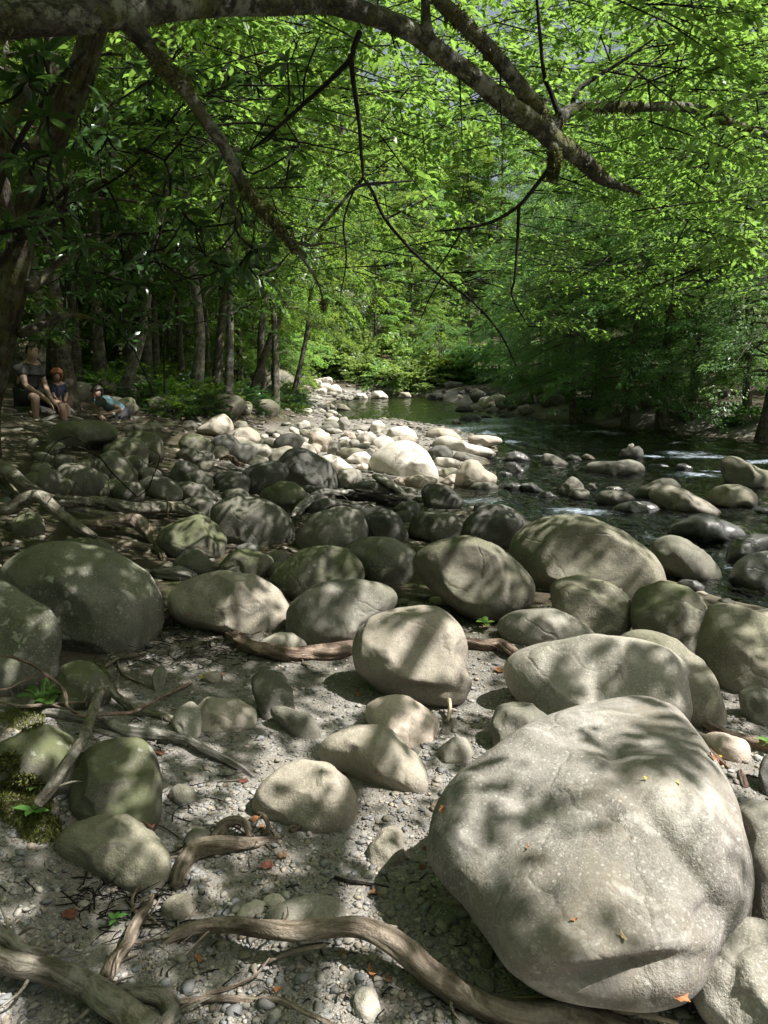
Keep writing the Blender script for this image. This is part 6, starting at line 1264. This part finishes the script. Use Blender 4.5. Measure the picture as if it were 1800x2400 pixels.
head(e, A(227, 921, 12.52), n_([-.35, -.9, -.2]), n_([-.1, 0, 1]), .083, .12, HAIRD, b2, .3, .3)
p_, f_ = ico(2); rg = np.random.default_rng(2)
obj('watch', mesh_np('watch', A(266, 970, 12.3) - b2 + p_ * .03, f_), WHITE, parent=e)
# what they sit on
rock('S', '10,1000 20,950 45,930 90,930 120,945 170,955 190,990 180,1020 100,1030 30,1025', 'dark', 'dark rock the seated man and child sit on', 'mossy rocks in the shaded wood', depth=.9, at=12.25)
rock('S', '235,1010 245,985 270,972 310,975 330,1000 310,1020 260,1024', 'mossy', 'mossy rock under the leaning woman', 'mossy rocks in the shaded wood', depth=.8, at=12.9)

# ------------------------------------------------------------------ small living things and fallen leaves
LEAFM = {'red': mat_plain('dry red leaf', (.15, .05, .032), .7, .4, .15), 'orange': mat_plain('dry orange leaf', (.33, .14, .055), .7, .3, .15), 'brown': mat_plain('dry brown leaf', (.20, .11, .06), .7, .35, .2), 'yellow': mat_plain('yellow leaf', (.68, .55, .06), .5, .15, .35), 'straw': mat_plain('straw leaf', (.45, .35, .20), .7, .2, .2)}
rl = np.random.default_rng(14)
from mathutils.bvhtree import BVHTree
_bv, _bf = [], []; _nb = 0
for o in SC.objects:
    if o.type == 'MESH' and o.name.split('.')[0] in ('boulder', 'stone', 'ground') and (o.name == 'ground' or o.location.y < 6):
        me = o.data; v = np.empty(len(me.vertices) * 3, np.float32); me.vertices.foreach_get('co', v); v = v.reshape(-1, 3) + np.array(o.location)
        l = np.empty(len(me.loops), np.int32); me.loops.foreach_get('vertex_index', l); k = 4 if o.name == 'ground' else 3; f = l.reshape(-1, k)
        if o.name == 'ground': f = f[(np.abs(v[f[:, 0], 0]) < 5) & (v[f[:, 0], 1] < 9) & (v[f[:, 0], 1] > .5)]
        _bv += v.tolist(); _bf += (f + _nb).tolist(); _nb += len(v)
BVH = BVHTree.FromPolygons(_bv, _bf)
def ground_or_rock(u, v):
    """first solid surface under the pixel: boulder or ground"""
    d = ray(u, v); d = d / np.linalg.norm(d); loc, nrm, i, t = BVH.ray_cast(Vector(CAM), Vector(d))
    if loc is None: p, t = hit(u, v, False); return p, np.array([0, 0, 1.0])
    n = np.array(nrm); return np.array(loc), n if n @ d < 0 else -n
def fallen(crop, x, y, size, mat, label, kind='maple', rot=None):
    u, v = px(crop, [(x, y)])[0]; p, n = ground_or_rock(u, v); n = n if n[2] > .2 else np.array([0, 0, 1.0])
    rot = rl.uniform(0, 6.28) if rot is None else rot; N1 = 30; t = np.linspace(0, 2 * np.pi, N1, endpoint=False)
    if kind == 'maple': rr = .55 + .17 * np.abs(np.cos(2.5 * t + rl.uniform(0, 1))) ** 1.3 + .08 * np.cos(10 * t) * (np.abs(np.cos(2.5 * t)) > .4) + .05 * rl.standard_normal(N1); X, Y = rr * np.cos(t), rr * np.sin(t)
    else: X, Y = np.cos(t), .36 * np.sin(t) * (1 - .25 * np.cos(t))
    e1 = np.cross(n, [math.cos(rot), math.sin(rot), .1]); e1 /= np.linalg.norm(e1); e2 = np.cross(n, e1); V = [[0, 0, .02]]
    for f in (.5, 1.0): V += [[a * f, b_ * f, 0] for a, b_ in zip(X, Y)]
    V = np.array(V); k1, k2 = rl.uniform(.1, .9, 2); V[:, 2] += k1 * V[:, 0] ** 2 + k2 * V[:, 1] ** 2 * rl.choice([1, -.3]) + .10 * np.sin(V[:, 0] * 5 + rl.uniform(0, 6)) + .06 * vnoise(V * 6, 3); V[:, 2] -= V[:, 2].min() - .05
    s_ = size * CROP[crop][2] * ((p - CAM) @ FWD) / FPX
    Wv = (V[:, :1] * e1 + V[:, 1:2] * e2 + V[:, 2:] * n) * s_ + n * .003
    i = np.arange(N1); j = (i + 1) % N1
    mb = MB(); mb.add(Wv, np.stack([np.zeros(N1, int), 1 + i, 1 + j], 1)); mb.n -= len(Wv); mb.V.pop(); F4 = np.stack([1 + i, 1 + N1 + i, 1 + N1 + j, 1 + j], 1); mb.add(Wv, F4)
    if kind == 'maple': add_tube(mb, [-e2 * 0 + e1 * -.3 * s_ + n * .1 * s_, e1 * -1.0 * s_ + n * .05 * s_], [.02 * s_, .014 * s_], 4, per=2)
    obj('fallen_leaf', mb.mesh('fallen_leaf'), LEAFM[mat], loc=p, label=label, category='leaf', group='fallen leaves')
for a in [('D', 345, 1630, 15, 'red', 'dark red leaf at the side of the round mossy boulder'), ('D', 525, 1690, 15, 'red', 'red leaf lying flat where the weathered log tapers off'), ('D', 745, 1671, 15, 'red', 'red leaf just above the tan half buried dome'), ('D', 815, 1671, 11, 'red', 'red leaf by the front end of the long pale slab'),
          ('D', 577, 1876, 22, 'red', 'large red brown leaf below the knotted driftwood'), ('D', 610, 1854, 17, 'brown', 'curled brown leaf beside the large red brown leaf'), ('D', 320, 1787, 17, 'red', 'dark red leaf caught between the two stacked mossy boulders'), ('D', 150, 1979, 22, 'red', 'dark red leaf among shaded pebbles left of the green seedling'),
          ('D', 600, 2142, 13, 'orange', 'rusty leaf near the thin root at the bottom edge'), ('D', 806, 1936, 17, 'brown', 'upright brown leaf on the thin dark stick'), ('D', 550, 1772, 15, 'orange', 'orange leaf behind the curled driftwood loop'), ('D', 566, 1790, 10, 'orange', 'small orange leaf inside the driftwood hook'), ('D', 960, 1750, 13, 'orange', 'curled orange leaf at the side of the huge boulder'),
          ('D', 1535, 1637, 15, 'orange', 'orange brown leaf next to the yellow one'), ('D', 1556, 1652, 15, 'red', 'rust red leaf under the yellow one'), ('D', 917, 1836, 9, 'red', 'small red leaf near the hollow of the huge boulder'), ('D', 912, 1875, 12, 'red', 'dark red scrap of leaf on shaded gravel by the huge boulder'), ('D', 772, 1503, 10, 'orange', 'orange leaf at the dark side of the rounded tan boulder'),
          ('D', 1080, 1452, 17, 'orange', 'orange leaf at the end of the long loaf boulder'), ('D', 1470, 2158, 30, 'orange', 'big curled orange leaf at the foot of the huge boulder'), ('D', 838, 2120, 14, 'brown', 'brown leaf in the shadow of the arched root'), ('D', 740, 2062, 14, 'brown', 'brown leaf under the arched root'), ('D', 405, 1330, 14, 'brown', 'brown leaf on leaf mould below the great lichen boulder'), ('D', 480, 1460, 9, 'orange', 'tiny orange leaf near the ochre pebble'), ('D', 1050, 1358, 14, 'brown', 'brown leaf under the sprouting green plant')]:
    fallen(*a)
for a in [('D', 1547, 1636, 17, 'yellow', 'bright yellow leaf on dark gravel behind the huge boulder', 'maple'), ('D', 432, 2076, 16, 'orange', 'long orange leaf scrap below the arched root', 'slim', .9), ('D', 803, 2106, 15, 'orange', 'slim orange leaf in the deep root shadow', 'slim', .5), ('D', 1346, 2026, 12, 'straw', 'slim straw coloured leaf on the lower face of the huge boulder', 'slim', .3),
          ('D', 1240, 1988, 8, 'orange', 'tiny orange chip of leaf on the face of the huge boulder', 'slim'), ('D', 1141, 1833, 7, 'orange', 'small orange fleck of leaf near the hollow on the huge boulder', 'slim'), ('D', 1398, 1684, 7, 'yellow', 'tiny yellow leaf on top of the huge boulder', 'slim', .6), ('D', 1466, 1693, 6, 'yellow', 'tiniest yellow leaf near the shoulder of the huge boulder', 'slim', .3), ('D', 440, 1462, 8, 'yellow', 'tiny yellow leaf near the propped branch tip', 'slim')]:
    fallen(*a)
# moss on the corner bank: many tiny upright blades over mounds
def moss(name, label, crop, blobs, n, h, mat):
    r = np.random.default_rng(len(label)); A_, Dd, Nn = [], [], []
    for cx, cy, rx, ry, ht in blobs:
        k = int(n * rx * ry / sum(b_[2] * b_[3] for b_ in blobs)); a = r.uniform(0, 6.28, k); q = np.sqrt(r.random(k))
        for ai, qi in zip(a, q):
            u, v = px(crop, [(cx + rx * qi * math.cos(ai), cy + ry * qi * math.sin(ai))])[0]; A_.append((u, v, ht * (1 - qi ** 2)))
    A_ = np.array(A_); P = []
    for u, v, hh in A_[::1]:
        p, nn = ground_or_rock(u, v); P.append(p); Nn.append(nn)
    P = np.array(P); Nn = np.array(Nn); dist = np.linalg.norm(P - CAM, axis=1); k = dist < 6
    P, Nn, A2 = P[k], Nn[k], A_[k]; P[:, 2] += A2[:, 2] * .6
    D = Nn + r.normal(0, .55, P.shape) + [0, 0, .4]; me = leaves_mesh(name, P, D, r.normal(0, 1, P.shape), h * r.uniform(.5, 1.3, len(P)), np.full(len(P), h * .45), .2)
    o = obj(name, me, mat); o['kind'] = 'stuff'; o['label'] = label
MOSSM = mat_leaf('moss', (.07, .075, .018), (.17, .175, .045), (.18, .2, .04), tw=.3, rough=.8); MOSSB = mat_leaf('bright moss', (.11, .15, .018), (.24, .27, .04), (.3, .34, .05), tw=.35, rough=.8)
rock('D', '115,1490 130,1445 165,1428 205,1438 235,1470 240,1500 190,1525 130,1520', 'mossy', 'moss smothered hump of soil beside the fern', 'mossy rocks in the shaded wood', depth=.8, k=.2)
moss('bright_moss', 'bright yellow green moss on the hump beside the fern', 'D', [(180, 1470, 58, 42, .01)], 2600, .014, MOSSB)
moss('dark_moss', 'dark moss carpeting the corner bank below the fern', 'D', [(50, 1730, 65, 60, .02), (50, 1555, 50, 26, .01), (85, 1790, 50, 35, .01), (20, 1650, 25, 25, .01)], 3600, .016, MOSSM)
def frond(base, tip, n, wid, A_, D_, L_, W_, mb):
    base, tip = np.array(base), np.array(tip); ax = tip - base; L = np.linalg.norm(ax); mid_ = (base + tip) / 2 + [0, 0, L * .18]; C_, R_ = catmull([base, mid_, tip], [.0025, .002, .001], 10); add_tube(mb, [base, mid_, tip], [.0025, .002, .001], 4, per=4)
    s_ = np.cross(ax, [0, 0, 1]); s_ /= np.linalg.norm(s_)
    for i in range(n):
        t = .12 + .86 * i / n; k = t * (len(C_) - 1); a = int(k); c = C_[a] + (C_[min(a + 1, len(C_) - 1)] - C_[a]) * (k - a); w = wid * L * (math.sin(math.pi * min(1, .25 + t * .75)) ** .8)
        for g in (-1, 1): A_.append(c); D_.append(s_ * g + ax / L * .35 - [0, 0, .15]); L_.append(max(w, .006)); W_.append(L / n * 1.15)
def fern(label, base, tips):
    A_, D_, L_, W_ = [], [], [], []; mb = MB(); b_ = np.array(base)
    for tp in tips: frond(b_, tp, 15, .28, A_, D_, L_, W_, mb)
    e = bpy.data.objects.new('fern', None); COL.objects.link(e); e.location = b_; e['label'] = label; e['category'] = 'fern'
    obj('stem', mb.mesh('stem', b_), MAT['fern'], parent=e); r = np.random.default_rng(4); obj('frond', leaves_mesh('frond', np.array(A_) - b_, np.array(D_), np.array([[0, 0, 1.0]] * len(A_)) + r.normal(0, .1, (len(A_), 3)), np.array(L_), np.array(W_), .08, 6), MAT['fern'], parent=e)
fb, _ = hit(95 * 1.085, 1530 * 1.085, False); yb = fb[1]
fern('bright green fern in a patch of sun by the mossy hump', fb + [0, 0, .02], [atd(px('Z7', [(a, b_)])[0][0], px('Z7', [(a, b_)])[0][1], yb - dy) for a, b_, dy in [(160, 265, .05), (330, 290, .12), (330, 360, .16), (180, 235, -.02), (300, 190, -.03), (475, 265, .02), (110, 310, .12), (390, 205, -.05)]])
def seedling(label, x, y, n, size, hgt, mat='fern', crop='D'):
    u, v = px(crop, [(x, y)])[0]; p, _ = hit(u, v, False); e = bpy.data.objects.new('seedling', None); COL.objects.link(e); e.location = p; e['label'] = label; e['category'] = 'plant'; e['group'] = 'green seedlings'
    mb = MB(); add_tube(mb, [(0, 0, -.01), (.004, 0, hgt * .6), (0, 0, hgt)], [.0018, .0015, .001], 5, per=3); obj('stem', mb.mesh('stem'), MAT['fern'], parent=e)
    r = np.random.default_rng(n + int(x)); a = np.arange(n) * 6.283 / n + r.normal(0, .2, n); D = np.stack([np.cos(a), np.sin(a), r.uniform(.1, .5, n)], 1); P = np.zeros((n, 3)); P[:, 2] = hgt * r.uniform(.75, 1, n)
    obj('leaves', leaves_mesh('leaves', P, D, np.tile([0, 0, 1.0], (n, 1)), size * r.uniform(.8, 1.2, n), size * .55 * np.ones(n), .1, 6), MAT[mat], parent=e)
seedling('four leaved bright seedling beside the small crooked root', 250, 2005, 4, .032, .035); seedling('pale green seedling in dark moss under the fern bank', 78, 1725, 5, .04, .05); seedling('darker green seedling lower in the corner moss', 75, 1778, 4, .055, .05)
seedling('yellow green sprout behind the flat topped grey boulder', 1048, 1362, 5, .07, .05); seedling('green sprout at the frame edge above the yellow leaf', 1655, 1625, 4, .05, .05); seedling('tiny green sprout at the end of the propped branch', 305, 1690, 3, .02, .02)
